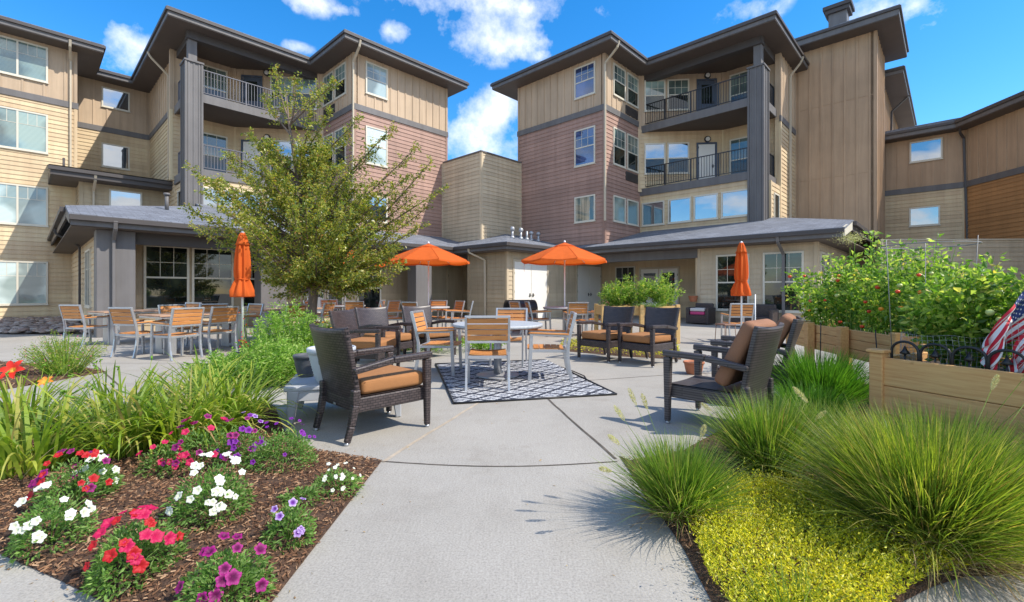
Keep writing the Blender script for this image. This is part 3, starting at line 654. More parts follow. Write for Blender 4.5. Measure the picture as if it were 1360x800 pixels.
# --- left single storey wing
def roofplane(B, pts, z, th=.06):
    mb = MB(); k = len(pts); top = [(p[0], p[1], z(p)) for p in pts]
    if sum(pts[i][0]*pts[(i+1) % k][1]-pts[(i+1) % k][0]*pts[i][1] for i in range(k)) < 0: top = top[::-1]
    mb.quadpts(*top); mb.quadpts(*[(a, b, c-th) for a, b, c in top][::-1])
    for i in range(k):
        p, q = top[i], top[(i+1) % k]; mb.quadpts((p[0], p[1], p[2]-th), (q[0], q[1], q[2]-th), q, p)
    B.put(mb, 'roof', 'shingles')
BP = Bld('garden_wing', 'single storey wing on the left with low shingle roof and grey columns', 'building', .8, 15.9)
eb = 15.3
fz = lambda p: 3.06+.25*(p[1]-eb); sz = lambda p: 3.06+.375+.25*(p[0]-.73)
roofplane(BP, [(.70, eb-.03), (14.4, eb-.03), (14.4, 21.6), (4.6, 21.6), (4.6, 20.67), (.70, eb+1.5)], fz)
roofplane(BP, [(.70, eb+1.5), (4.5, 20.6), (4.5, 25.6), (1.5, 25.6), (1.5, 27.3), (.70, 27.3)], sz)
mb = MB(); mb.bb(.73, 12.6, eb, eb+.05, 2.78, 3.03); BP.put(mb, 'fascia', 'trim_grey')
mb = MB(); mb.bb(.70, 12.5, eb-.10, eb-.002, 2.90, 3.03); BP.put(mb, 'gutter', 'trim_dark', .008)
mb = MB(); mb.bb(.70, .76, eb+1.5, 27.3, 3.08, 3.40); mb.bb(.60, .698, eb+1.5, 27.3, 3.26, 3.39); mb.bar((.73, eb, 2.93), (.73, eb+1.5, 3.27), .05, .24); BP.put(mb, 'side_fascia', 'trim_dark', .005)
mb = MB(); mb.prism([(.74, eb+.06), (14.4, eb+.06), (14.4, 17.3), (1.5, 17.3), (1.5, 27.2), (.76, 27.2)], 2.76, 2.79); BP.put(mb, 'soffit', 'soffit')
mb = MB(); mb.bb(1.4, 12.6, 15.9, 16.15, 2.45, 2.76); BP.put(mb, 'beam', 'trim_dark')
siding(BP, (1.35, 16.3), (1.35, 27.3), 0, 2.76, 'lap_cream')
f = ((1.35, 16.3), (1.35, 27.3)); window(BP, *f, 2.4, 3.9, .75, 2.4, 'pane_dark', 'pair')
f = ((1.5, 17.2), (15.2, 17.2)); siding(BP, *f, 0, 2.76, 'lap_tan')
for s0, s1, z0, z1 in ((.93, 1.93, .68, 2.5), (2.12, 3.15, .68, 2.5), (3.5, 4.3, .68, 2.5), (6.42, 6.95, .35, 2.3), (7.65, 8.6, .3, 2.3)): window(BP, *f, s0, s1, z0, z1, 'pane_dark', 'hung')
door(BP, *f, 5.55, 6.25, 0, 2.15, 'door_white', 1, True); door(BP, *f, 12.2, 13.3, 0, 2.2, 'lap_tan', 1, False, 'lap_tan')
def column(B, a0, b0, wa, wb, zt, strip=True):
    mb = MB(); mb.bb(a0, a0+wa, b0, b0+wb, .0, zt)
    for q in (.0, .5, 1.0):
        x = a0+wa*q; mb.bb(x-.03, x+.03, b0-.022, b0+wb+.022, 0, zt-.002); y = b0+wb*q; mb.bb(a0-.022, a0+wa+.022, y-.03, y+.03, 0, zt-.003)
    B.put(mb, 'column', 'trim_grey', .004)
for a0 in (1.25, 5.1, 10.9): column(BP, a0, 15.72, .72, .55, 2.755 if a0 < 2 else 2.44)
downspout(BP, [(1.55, 15.22, 2.95), (1.55, 15.3, 2.75), (1.55, 15.62, 2.5), (1.55, 15.64, .05)], 'trim_grey')
downspout(BP, [(.66, 21.5, 3.3), (.66, 21.5, 3.1), (1.25, 21.5, 2.7), (1.25, 21.5, .1)], 'trim_dark')
mb = MB(); mb.tube([(3.1, 18.2, 3.75), (3.1, 18.2, 4.25)], .055); mb.tube([(3.1, 18.2, 4.25), (3.1, 18.2, 4.32)], .09); BP.put(mb, 'vent_pipe', 'trim_grey')
# --- utility block in the middle
BU = Bld('utility_building', 'low beige utility block at the inner corner with white double doors and roof vents', 'building', 13.1, 12.75)
f = ((13.1, 12.75), (13.1, 15.05)); siding(BU, *f, 0, 2.76, 'lap_tan')
f = ((13.1, 12.75), (20.0, 12.75)); siding(BU, *f, 0, 2.76, 'lap_linen')
door(BU, *f, .42, 2.5, 0, 2.38, 'door_white', 2); door(BU, *f, 4.75, 6.75, 0, 2.38, 'door_white', 2)
siding(BU, (14.6, 15.05), (14.6, 17.2), 0, 2.76, 'lap_tan')
mb = MB(); mb.bb(13.0, 13.2, 15.05, 17.2, 2.45, 2.78); BU.put(mb, 'beam', 'trim_dark')
uz1 = lambda p: 3.06+.25*(p[0]-12.5); uz2 = lambda p: 3.06+.25*(p[1]-12.15)
roofplane(BU, [(12.47, 12.12), (16.0, 15.65), (14.46, 15.65), (14.46, 18.6), (12.47, 18.6)], uz1)
roofplane(BU, [(12.47, 12.12), (20, 12.12), (20, 15.65), (16.0, 15.65)], uz2)
mb = MB(); mb.bb(12.5, 12.55, 12.2, 15.4, 2.78, 3.03); mb.bb(12.5, 16.6, 12.15, 12.2, 2.78, 3.03); BU.put(mb, 'fascia', 'trim_grey')
mb = MB(); mb.bb(12.40, 12.498, 12.05, 15.3, 2.90, 3.03); mb.bb(12.5, 16.5, 12.05, 12.148, 2.90, 3.03); BU.put(mb, 'gutter', 'trim_dark', .008)
mb = MB(); mb.prism([(12.56, 12.21), (20, 12.21), (20, 12.9), (15.2, 12.9), (15.2, 17.1), (12.56, 17.1)], 2.75, 2.78); BU.put(mb, 'soffit', 'soffit')
downspout(BU, [(12.45, 14.3, 2.95), (12.5, 14.3, 2.75), (13.0, 13.9, 2.45), (13.02, 13.9, .05)], 'trim_cream')
for a, h in ((14.6, .5), (15.15, .5), (15.55, .55), (15.85, .42), (16.35, .42)):
    b = 13.85; z = uz2((a, b)); mb = MB(); mb.tube([(a, b, z-.05), (a, b, z+h*.7)], .05); mb.tube([(a, b, z-.02), (a, b, z+.1)], [.13, .06])
    if abs(a-15.55) > .01: mb.tube([(a, b, z+h*.62), (a, b, z+h*.7), (a, b, z+h*.9), (a, b, z+h)], [.06, .10, .10, .05])
    BU.put(mb, 'roof_vent', 'galv')
# --- right single storey wing
BQ = Bld('garden_wing', 'single storey wing on the right behind the tomato beds, with recessed porch', 'building', 17.3, 3.1)
ea = 16.5
qz = lambda p: 3.06+.25*(p[0]-ea); qs = lambda p: 3.06+.375+.25*(p[1]-2.27)
roofplane(BQ, [(ea-.03, 2.24), (ea+1.5, 2.24), (ea+4.6, 5.34), (20.35, 5.34), (20.35, 10.6), (17.4, 10.9), (17.4, 15.0), (ea-.03, 15.0)], qz)
roofplane(BQ, [(ea+1.5, 2.24), (25, 2.24), (25, 5.3), (ea+4.56, 5.3)], qs)
mb = MB(); mb.bb(ea, ea+.05, 2.3, 12.2, 2.78, 3.03); BQ.put(mb, 'fascia', 'trim_grey')
mb = MB(); mb.bb(ea-.10, ea-.002, 2.25, 12.1, 2.90, 3.03); BQ.put(mb, 'gutter', 'trim_dark', .008)
mb = MB(); mb.bar((ea, 2.27, 2.93), (ea+1.5, 2.27, 3.27), .05, .28); BQ.put(mb, 'rake_board', 'frame_vinyl')
mb = MB(); mb.bb(ea+1.5, 25, 2.24, 2.30, 3.08, 3.40); mb.bb(ea+1.5, 25, 2.14, 2.238, 3.26, 3.39); BQ.put(mb, 'side_fascia', 'trim_dark', .005)
mb = MB(); mb.prism([(ea+.06, 2.31), (25, 2.31), (25, 3.1), (20.1, 3.1), (20.1, 12.7), (ea+.06, 12.7)], 2.75, 2.78); BQ.put(mb, 'soffit', 'soffit')
f = ((17.3, 3.07), (17.3, 6.85)); siding(BQ, *f, 0, 2.75, 'lap_linen')
window(BQ, *f, .42, 1.5, .55, 2.42, 'pane_dark', 'hung', pane2='pane_dark'); window(BQ, *f, 2.05, 3.05, .55, 2.42, 'pane_dark', 'hung')
f = ((17.3, 3.07), (24.9, 3.07)); siding(BQ, *f, 0, 2.75, 'lap_linen'); window(BQ, *f, .4, 1.0, .7, 2.4, 'pane_dark', 'hung'); window(BQ, *f, 1.3, 1.9, .7, 2.4, 'pane_dark', 'hung')
mb = MB(); mb.bb(17.25, 17.5, 6.85, 12.7, 2.42, 2.75); BQ.put(mb, 'beam', 'trim_grey')
f = ((20.0, 6.85), (20.0, 12.74)); siding(BQ, *f, 0, 2.75, 'lap_cream'); 
window(BQ, *f, .55, 1.0, .3, 2.3, 'pane_dark', 'hung'); window(BQ, *f, 4.1, 5.05, .3, 2.3, 'pane_dark', 'hung'); door(BQ, *f, 1.95, 3.75, 0, 2.2, 'door_white', 2, True)
f2 = ((17.35, 6.95), (19.95, 6.95)); mb = MB(); mb.bb(17.32, 20, 6.86, 6.95, 0, 2.74); BQ.put(mb, 'wall', 'lap_cream')
mb = MB(); mb.box((18.6, 10.0, 2.62), (.7, .9, .2)); BQ.put(mb, 'heater', 'metal_dark', .01)
downspout(BQ, [(16.45, 4.0, 2.95), (16.5, 4.0, 2.75), (17.2, 4.0, 2.4), (17.22, 4.0, .05)], 'trim_grey')
# --- low wall on the right
gw = Bld('garden_wall', 'low cream sided wall at the right edge behind the tomato plants', 'wall', 20.6, .5)
p0 = (14.2*U[0]+17.8*U[1], 14.2*Vv[0]+17.8*Vv[1]); p1 = (26*U[0]+17.2*U[1], 26*Vv[0]+17.2*Vv[1])
siding(gw, p0, p1, 0, 3.12, 'lap_linen'); mb = MB(); wbox(mb, frame(p0, p1), -.02, frame(p0, p1)[3], -.25, .05, 3.12, 3.17); gw.put(mb, 'wall_cap', 'trim_cream')
# ---------------------------------------------------------------- ground: patio, joints, beds
gm = MB(); gm.quadpts((-150, -60, 0), (150, -60, 0), (150, 200, 0), (-150, 200, 0)); tag(gm.build('patio', 'concrete'), kind='structure')
def strip(name, pts, w, mat, z=.003):
    mb = MB()
    for i, (p, q) in enumerate(zip(pts[:-1], pts[1:])):
        p = Vector((*p, 0)); q = Vector((*q, 0)); d = (q-p).normalized(); n = Vector((-d.y, d.x, 0))*w/2
        mb.quadpts(*[(v.x, v.y, z+.0004*(i % 2)) for v in (p-n, q-n-d*0, q+n, p+n)])
    return tag(mb.build(name, mat), kind='structure')
def wob(p, q, n=10, a=.006):
    return [(p[0]+(q[0]-p[0])*k/n+random.uniform(-a, a), p[1]+(q[1]-p[1])*k/n+random.uniform(-a, a)) for k in range(n+1)]
strip('expansion_joint', wob(g(818, 610), g(716, 520)), .022, 'joint')
strip('expansion_joint', wob(g(508, 614), g(660, 520)), .03, 'joint_tan', .002)
strip('expansion_joint', [g(x, 613+7*math.sin((x-505)/320*PI)) for x in range(505, 821, 15)], .014, 'joint')
strip('expansion_joint', wob(g(158, 512), g(84, 450)), .02, 'joint')
strip('expansion_joint', wob(g(0, 676), g(30, 752)), .012, 'joint'); strip('expansion_joint', wob(g(690, 512), g(905, 497)), .012, 'joint')
strip('expansion_joint', wob(g(905, 497), g(1100, 492)), .012, 'joint'); strip('expansion_joint', wob((-9, 13.2), (4, 13.2)), .012, 'joint')
strip('expansion_joint', wob((4.5, 5.6), (4.3, 14)), .012, 'joint'); strip('expansion_joint', wob((-4.5, 7.6), (-1, 14)), .012, 'joint'); strip('expansion_joint', wob((-8.6, 7.6), (-4.5, 7.6)), .012, 'joint')
def inpoly(pts, x, y):
    r = np.zeros(len(x), bool); n = len(pts)
    for i in range(n):
        x0, y0 = pts[i]; x1, y1 = pts[(i+1) % n]
        c = ((y0 > y) != (y1 > y)) & (x < (x1-x0)*(y-y0)/((y1-y0) or 1e-9)+x0); r ^= c
    return r
def edge_d(pts, x, y):
    d = np.full(len(x), 1e9); n = len(pts)
    for i in range(n):
        a = np.array(pts[i]); b = np.array(pts[(i+1) % n]); ab = b-a; t = np.clip(((x-a[0])*ab[0]+(y-a[1])*ab[1])/(ab@ab+1e-9), 0, 1)
        d = np.minimum(d, np.hypot(x-a[0]-ab[0]*t, y-a[1]-ab[1]*t))
    return d
def bump2(x, y): return .5*np.sin(3.1*x+1.3*np.sin(2.3*y))+.3*np.sin(7.7*y+2*np.sin(5*x))+.2*np.sin(13*x+11*y)
def bed(name, pts, mat='mulch', h=.05, step=.05, kind='structure'):
    # a mounded sheet cut to the outline
    import bmesh
    bm = bmesh.new(); vs = [bm.verts.new((p[0], p[1], .004)) for p in pts]; bm.faces.new(vs)
    xs = [p[0] for p in pts]; ys = [p[1] for p in pts]
    for ax, lo, hi in ((0, min(xs), max(xs)), (1, min(ys), max(ys))):
        t = lo+step
        while t < hi:
            nrm = (1, 0, 0) if ax == 0 else (0, 1, 0); co = (t, 0, 0) if ax == 0 else (0, t, 0)
            bmesh.ops.bisect_plane(bm, geom=bm.verts[:]+bm.edges[:]+bm.faces[:], plane_co=co, plane_no=nrm); t += step
    x = np.array([v.co.x for v in bm.verts]); y = np.array([v.co.y for v in bm.verts])
    z = .004+h*np.clip(edge_d(pts, x, y)/.25, 0, 1)**.7*(1+.35*bump2(x, y))
    for v, q in zip(bm.verts, z): v.co.z = max(.004, q)
    bmesh.ops.recalc_face_normals(bm, faces=bm.faces[:])
    me = bpy.data.meshes.new(name); bm.to_mesh(me); bm.free()
    if me.polygons[0].normal.z < 0: me.flip_normals()
    me.polygons.foreach_set('use_smooth', [True]*len(me.polygons)); me.materials.append(M[mat])
    o = bpy.data.objects.new(name, me); col.objects.link(o); return tag(o, kind=kind)
BED1 = [g(*p) for p in ((507, 613), (362, 800), (300, 900), (215, 850), (135, 800), (80, 772), (30, 750), (0, 737), (-120, 700), (-170, 660), (-100, 610), (50, 560), (200, 540), (300, 524), (365, 540), (378, 575), (415, 598))]
BED2 = [g(*p) for p in ((-150, 545), (0, 519), (75, 506), (143, 494), (112, 489), (0, 481), (-150, 478))]
BED3 = [g(*p) for p in ((285, 505), (300, 485), (330, 462), (420, 452), (600, 444), (640, 450), (560, 463), (470, 478), (425, 500), (370, 512), (330, 518))]
BED4 = [g(*p) for p in ((945, 800), (1040, 900), (1130, 850), (1200, 800), (1240, 780), (1283, 767), (1360, 764), (1560, 760), (1600, 560), (1400, 520), (1180, 520), (1150, 512), (1075, 508), (1040, 530), (985, 556), (905, 600), (836, 612), (822, 606), (862, 665), (905, 725))]
BED5 = [g(*p) for p in ((742, 466), (748, 456), (800, 453), (900, 460), (905, 478), (830, 474))]
bed('mulch_bed', BED1); bed('mulch_bed', BED2, step=.12); bed('mulch_bed', BED3, step=.12); bed('mulch_bed', BED4); bed('mulch_bed', BED5, step=.15)
ROCK = [g(-60, 447), g(104, 447), w2(1.5, 17.5), w2(1.5, 27.0), w2(-5, 27.0)]
ROCK = [(-13.6, 12.6), (-10.5, 12.6), w2(1.2, 17.0), w2(1.2, 27.1), w2(-6, 27.1)]
bed('rock_bed', ROCK, 'soil', .03, .4)
def scatter(pts, n):
    xs = [p[0] for p in pts]; ys = [p[1] for p in pts]; X = []; Y = []; c = 0
    while c < n:
        x = rng.uniform(min(xs), max(xs), n*2); y = rng.uniform(min(ys), max(ys), n*2); k = inpoly(pts, x, y); X.append(x[k]); Y.append(y[k]); c += k.sum()
    x = np.concatenate(X)[:n]; y = np.concatenate(Y)[:n]; return x, y
def chips(name, pts, n, L, mat='chips', h=.05):
    x, y = scatter(pts, n); z = .006+h*np.clip(edge_d(pts, x, y)/.25, 0, 1)**.7*(1+.35*bump2(x, y))
    a = rng.uniform(0, 2*PI, n); l = L*rng.uniform(.4, 1.5, n); wd = l*rng.uniform(.12, .35, n); t = rng.normal(0, .3, n)
    d = np.stack([np.cos(a)*np.cos(t), np.sin(a)*np.cos(t), np.sin(t)], 1)*l[:, None]/2; e = np.stack([-np.sin(a), np.cos(a), rng.normal(0, .35, n)], 1)*wd[:, None]/2
    up = np.array([0, 0, 1])*(.004); c = np.stack([x, y, z+.004], 1)
    V = np.stack([c-d-e*.6, c+d-e, c+d*.9+e, c-d+e, c-d*.9+up+e*0, c+d*.9+up], 1).reshape(-1, 3)
    b = np.arange(n)*6; Fq = np.concatenate([np.stack([b, b+1, b+5, b+4], 1), np.stack([b+4, b+5, b+2, b+3], 1)])
    return tag(fast(name, V, Fq, mat), kind='stuff')
o = chips('bark_chips', BED1, 26000, .022); tag(o, 'brown shredded bark mulch covering the flower bed', 'mulch')
o = chips('bark_chips', BED4, 9000, .024); tag(o, 'bark mulch under the ornamental grasses on the right', 'mulch')
o = chips('bark_chips', BED2, 2500, .05); tag(o, 'bark mulch round the small pink flowering shrub', 'mulch')
# river rocks
def rocks():
    n = 1500; x, y = scatter(ROCK, n); V = []; Fs = []
    base = [(math.cos(t)*c, math.sin(t)*c, zz) for zz, c in ((-.35, .75), (.15, 1), (.62, .62)) for t in [2*PI*k/6 for k in range(6)]]
    F0 = [(i*6+k, i*6+(k+1) % 6, (i+1)*6+(k+1) % 6, (i+1)*6+k) for i in range(2) for k in range(6)]+[(12, 13, 14, 15), (12, 15, 16, 17)]
    B = np.array(base)
    for k in range(n):
        s = random.uniform(.06, .17); a = random.uniform(0, 6.3); q = B*(1+rng.uniform(-.14, .14, (18, 1)))*np.array([s, s*random.uniform(.55, .9), s*.55])
        q = np.stack([q[:, 0]*math.cos(a)-q[:, 1]*math.sin(a), q[:, 0]*math.sin(a)+q[:, 1]*math.cos(a), q[:, 2]], 1)+[x[k], y[k], .05+random.uniform(0, .05)]
        V.append(q); Fs.append(np.array(F0)+k*18)
    return tag(fast('river_rocks', np.concatenate(V), np.concatenate(Fs), 'pebbles', smooth=True), 'grey and reddish river rocks spread along the cream wall', 'rocks', kind='stuff')
rocks()
# ---------------------------------------------------------------- furniture
def wicker_chair(label, x, y, deg, mat='wicker', cush='cushion', upright=False, group='wicker armchairs on the patio', proto=None):
    if proto:
        o = dup(proto, None, (x, y, 0), R(deg), label, group); return o
    t = thing('wicker_armchair', label, 'armchair', (x, y, 0), R(deg), group)
    for s in (-1, 1):
        m = MB(); m.bar((.325, s*.315, 0.02), (.325, s*.31, .60), .046, .046, w2=.066, h2=.066); o = m.build('leg', mat, t, .008)
        m2 = MB(); m2.lathe([(.018, 0), (.02, .022)], (.325, s*.315, 0), 10); m2.build('glide', 'steel', o)
        m = MB(); pts = [(-.40, .02), (-.365, .14), (-.335, .30), (-.33, .42)]
        for (a, za), (b, zb) in zip(pts[:-1], pts[1:]):
            k = lambda z: .044+.016*z/.42
            m.bar((a, s*.28, za), (b, s*.285, zb), k(za), k(za), w2=k(zb), h2=k(zb))
        o = m.build('leg', mat, t, .006); m2 = MB(); m2.lathe([(.018, 0), (.02, .022)], (-.402, s*.28, 0), 10); m2.build('glide', 'steel', o)
        m = MB(); m.bar((.365, s*.312, .635), (-.02, s*.315, .625), .07, .055); m.bar((-.02, s*.315, .625), (-.36, s*.31, .57), .07, .055, w2=.055, h2=.05); m.build('armrest', mat, t, .012, seg=2)
    m = MB(); m.grid(lambda u, v: (.33-.64*u, -.285+.57*v, .36-.012*math.sin(PI*v)), 6, 6); 
    m.bb(-.33, .335, -.29, .29, .235, .35); m.build('seat', mat, t, .01)
    def back(u, v):
        yy = (v-.5)*2; zz = .24+u*.66+(.022*(yy*yy)-.01)*u; lean = -.30-.13*u**1.25-.05*u*(1-yy*yy)-.012
        return (lean, yy*(.285+.045*u), zz)
    m = MB(); m.grid(back, 16, 14, .042); m.uv = 'yz'; m.build('backrest', mat, t, .006)
    cb = MB()
    if upright:
        rot = Matrix.Rotation(R(-116), 3, 'Y'); cb.box((-.235, 0, .67), (.60, .55, .13), rot); cb.build('cushion', 'cushion_brown', t, .05, seg=4)
        for p in t.children:
            if p.name.startswith('cushion'): p.data.polygons.foreach_set('use_smooth', [True]*len(p.data.polygons))
    else:
        cb.box((.03, 0, .425), (.60, .55, .125)); c = cb.build('cushion', cush, t, .038, seg=4)
        c.data.polygons.foreach_set('use_smooth', [True]*len(c.data.polygons))
        pp = MB()
        for z in (.388, .462):
            q = [(.322, -.25, z), (.322, .25, z), (.30, .267, z), (-.25, .267, z)]; pp.tube(q, .006, 6); pp.tube([(.322, -.25, z), (.30, -.267, z), (-.25, -.267, z)], .006, 6)
        pp.build('piping', cush, c)
    tg = MB(); tg.box((-.345, .05, .262), (.003, .035, .016)); tg.build('metal_tag', 'steel', t)
    return t
GW = 'wicker armchairs on the patio'
wa = wicker_chair('large dark wicker armchair in front of the low grey bench, seen from behind', -1.2, 4.05, 46)
wicker_chair('dark wicker armchair just behind the big left one, turned to the right', -2.12, 6.8, -12, proto=wa)
wicker_chair('middle of the wicker armchairs behind the grey pots', -2.1, 7.72, -38, proto=wa)
wicker_chair('wicker armchair directly behind the left slatted chair of the rug table', -1.5, 8.42, -44, proto=wa)
wicker_chair('left one of the two wicker armchairs before the yellow flower strip', 1.63, 8.1, 222, proto=wa)
wicker_chair('right one of the two wicker armchairs before the yellow flower strip', 2.24, 7.62, 219, proto=wa)
wb = wicker_chair('wicker armchair at the right with its brown cushion stood upright, nearest the grasses', 1.86, 4.16, 134, 'wicker_grey', upright=True)
wicker_chair('wicker armchair behind the nearest right one, also with upright brown cushion', 2.64, 5.08, 146, proto=wb)
def slat_chair(label, x, y, deg, group, proto=None):
    if proto: return dup(proto, None, (x, y, 0), R(deg), label, group)
    t = thing('slat_chair', label, 'chair', (x, y, 0), R(deg), group)
    for s in (-1, 1):
        yy = s*.255
        m = MB(); m.bar((.26, yy, 0), (.235, yy, .63), .028, .045); m.build('leg', 'steel', t, .003)
        m = MB(); q = [(-.30, 0), (-.262, .16), (-.242, .32), (-.245, .46)]
        for (a, za), (b, zb) in zip(q[:-1], q[1:]): m.bar((a, yy, za), (b, yy, zb), .028, .045)
        m.build('leg', 'steel', t, .003)
        m = MB(); q = [(-.245, .46), (-.275, .62), (-.345, .90)]
        for (a, za), (b, zb) in zip(q[:-1], q[1:]): m.bar((a, yy, za), (b, yy, zb), .028, .04)
        m.build('back_post', 'steel', t, .003)
        m = MB(); m.bar((.26, yy, .618), (-.27, yy, .60), .026, .022); o = m.build('arm_rail', 'steel', t, .002)
        m = MB(); m.bar((.275, yy, .641), (-.255, yy, .623), .052, .02); m.build('armrest', 'teak_x', o, .004)
    m = MB(); m.bar((.25, -.24, .40), (.25, .24, .40), .022, .035); m.bar((-.245, -.24, .40), (-.245, .24, .40), .022, .035)
    for s in (-1, 1): m.bar((.24, s*.238, .40), (-.24, s*.238, .40), .022, .035)
    m.build('seat_frame', 'steel', t, .002)
    m = MB()
    for k in range(6):
        x0 = -.20+k*.083
        m.grid(lambda u, v, x0=x0: (x0+.074*u, -.225+.45*v, .437-.018*math.sin(PI*v)-(0.004 if k == 0 else 0)), 1, 6, .016, sm=False)
    m.build('seat', 'teak', t)
    m = MB(); m.bar((-.345, -.25, .89), (-.345, .25, .89), .035, .028); m.build('back_rail', 'steel', t, .003); m = MB(); m.bar((-.272, -.25, .585), (-.272, .25, .585), .028, .028); m.build('back_rail', 'steel', t, .003)
    m = MB()
    for k in range(4):
        z = .605+k*.068; xx = -.277-.068*(z-.60)/.28
        m.box((xx-.006, 0, z+.030), (.016, .485, .058), Matrix.Rotation(R(-14), 3, 'Y'))
    m.build('backrest', 'teak', t, .003)
    return t
c0 = slat_chair('slatted chair at the near side of the rug table, its back to the camera', -.30, 5.78, 92, 'slatted chairs round the table on the rug')
G2 = 'slatted chairs round the table on the rug'
slat_chair('slatted chair at the left side of the rug table, seen from its side', -1.06, 6.78, -6, G2, c0)
slat_chair('slatted chair at the far side of the rug table facing the camera', -.05, 7.5, 262, G2, c0)
slat_chair('slatted chair at the right side of the rug table, seen from its side', .50, 6.33, 178, G2, c0)
G3 = 'slatted chairs round the long tables on the left'
for lb, x, y, d in (('slatted chair at the left end of the left long table', -9.2, 10.0, 80),
    ('slatted chair at the near left end of the front long table', -6.85, 8.5, 76),
    ('slatted chair nearest the camera on the right side of the front long table', -5.95, 8.18, 157),
    ('slatted chair just left of the closed umbrella pole, back towards the camera', -5.72, 8.85, 157),
    ('slatted chair on the far side of the front long table', -6.9, 9.65, -25),
    ('slatted chair behind the closed umbrella pole', -5.95, 10.15, 242),
    ('slatted chair farthest back before the wide porch window', -8.0, 11.1, 250),
    ('slatted chair beyond the front long table, seen from behind', -6.95, 10.7, 130),
    ('slatted chair partly hidden by the bright green shrub', -5.05, 10.3, 158),
    ('slatted chair showing only a post above the green shrub', -4.75, 11.2, 175)): slat_chair(lb, x, y, d, G3, c0)
G4 = 'slatted chairs round the three umbrella tables'
for lb, px, y, d in (
    ('slatted chair right behind the tree trunk', 424, 13.9, -10), ('tilted looking slatted chair beyond the table by the tree trunk', 439, 15.2, -60),
    ('slatted chair facing away at the table right of the tree trunk', 473, 13.4, 100), ('slatted chair at the right of the table beyond the tree', 494, 14.6, 180),
    ('slatted chair seen from the side between the tree table and the open left umbrella', 512, 13.9, 155), ('slatted chair left of the open left umbrella, seen from the side', 524, 12.8, 12),
    ('slatted chair left of the left open umbrella pole', 555, 12.4, 60), ('slatted chair just right of the left open umbrella pole', 579, 13.8, 265),
    ('slatted chair with light slats two right of the left umbrella pole', 597, 13.2, 215), ('rightmost slatted chair at the left open umbrella', 612, 13.0, 185)): slat_chair(lb, (px-680)/F*y, y, d, G4, c0)
for lb, px, y, d in (('dark backed slatted chair before the grey storage box', 697, 12.9, 30), ('slatted chair at the left of the right open umbrella table', 716, 12.6, 10),
    ('slatted chair in front of the right open umbrella pole', 764, 12.1, 95), ('slatted chair right of the right open umbrella, near the raised bed', 794, 12.3, 150)): slat_chair(lb, (px-680)/F*y, y, d, G4, c0)
slat_chair('white framed slatted chair under the closed umbrella on the right', 5.35, 11.0, 85, 'slatted chairs by the closed right umbrella', c0)
# tables
def round_table(label, x, y, r=.63, top='stone_top', group=None):
    t = thing('round_table', label, 'table', (x, y, 0), 0, group)
    m = MB(); m.lathe([(r-.012, .70), (r, .708), (r, .735), (r-.01, .742)], (0, 0, 0), 48); m.cur = 0; o = m.build('tabletop', top, t)
    m = MB(); m.lathe([(r-.02, .690), (r-.006, .70)], (0, 0, 0), 48); m.build('rim', 'table_edge', o)
    m = MB(); m.tube([(0, 0, .03), (0, 0, .69)], .056, 20); m.build('pedestal', 'galv', t)
    m = MB(); m.lathe([(.29, .0), (.30, .008), (.29, .02), (.08, .03)], (0, 0, .012), 36); m.build('base', 'galv', t)
    return t
round_table('round grey stone topped table standing on the patterned rug', -.20, 6.45)
rt = round_table('round table under the right open orange umbrella', 1.46, 12.8, .6, group='round tables under umbrellas')
dup(rt, None, (-2.37, 13.1, 0), 0, 'round table under the left open orange umbrella'); dup(rt, None, (-5.2, 14.4, 0), 0, 'round table half hidden behind the tree trunk')
def long_table(label, x, y, deg, proto=None):
    if proto: return dup(proto, None, (x, y, 0), R(deg), label)
    t = thing('long_table', label, 'table', (x, y, 0), R(deg), 'long wooden tables on the left')
    m = MB()
    for k in range(9): m.bb(-.9, .9, -.45+k*.1+.003, -.35+k*.1-.003, .715, .74)
    m.build('tabletop', 'table_wood', t, .003)
    m = MB(); m.bb(-.88, .88, -.43, .43, .685, .713); m.build('table_frame', 'steel', t)
    for sx in (-1, 1):
        m = MB(); m.bb(sx*.62-.05, sx*.62+.05, -.30, -.05, 0, .685); m.bb(sx*.62-.05, sx*.62+.05, .05, .30, 0, .685); m.bb(sx*.62-.05, sx*.62+.05, -.05, .05, .02, .08); m.build('leg', 'steel', t, .004)
    return t
lt = long_table('long wooden table farthest left, beside the grey porch column', -8.6, 10.8, 60)
long_table('long wooden table in front, left of the closed orange umbrella', -6.3, 9.35, 60, lt)
long_table('long wooden table behind the closed orange umbrella', -5.75, 11.75, 60, lt)
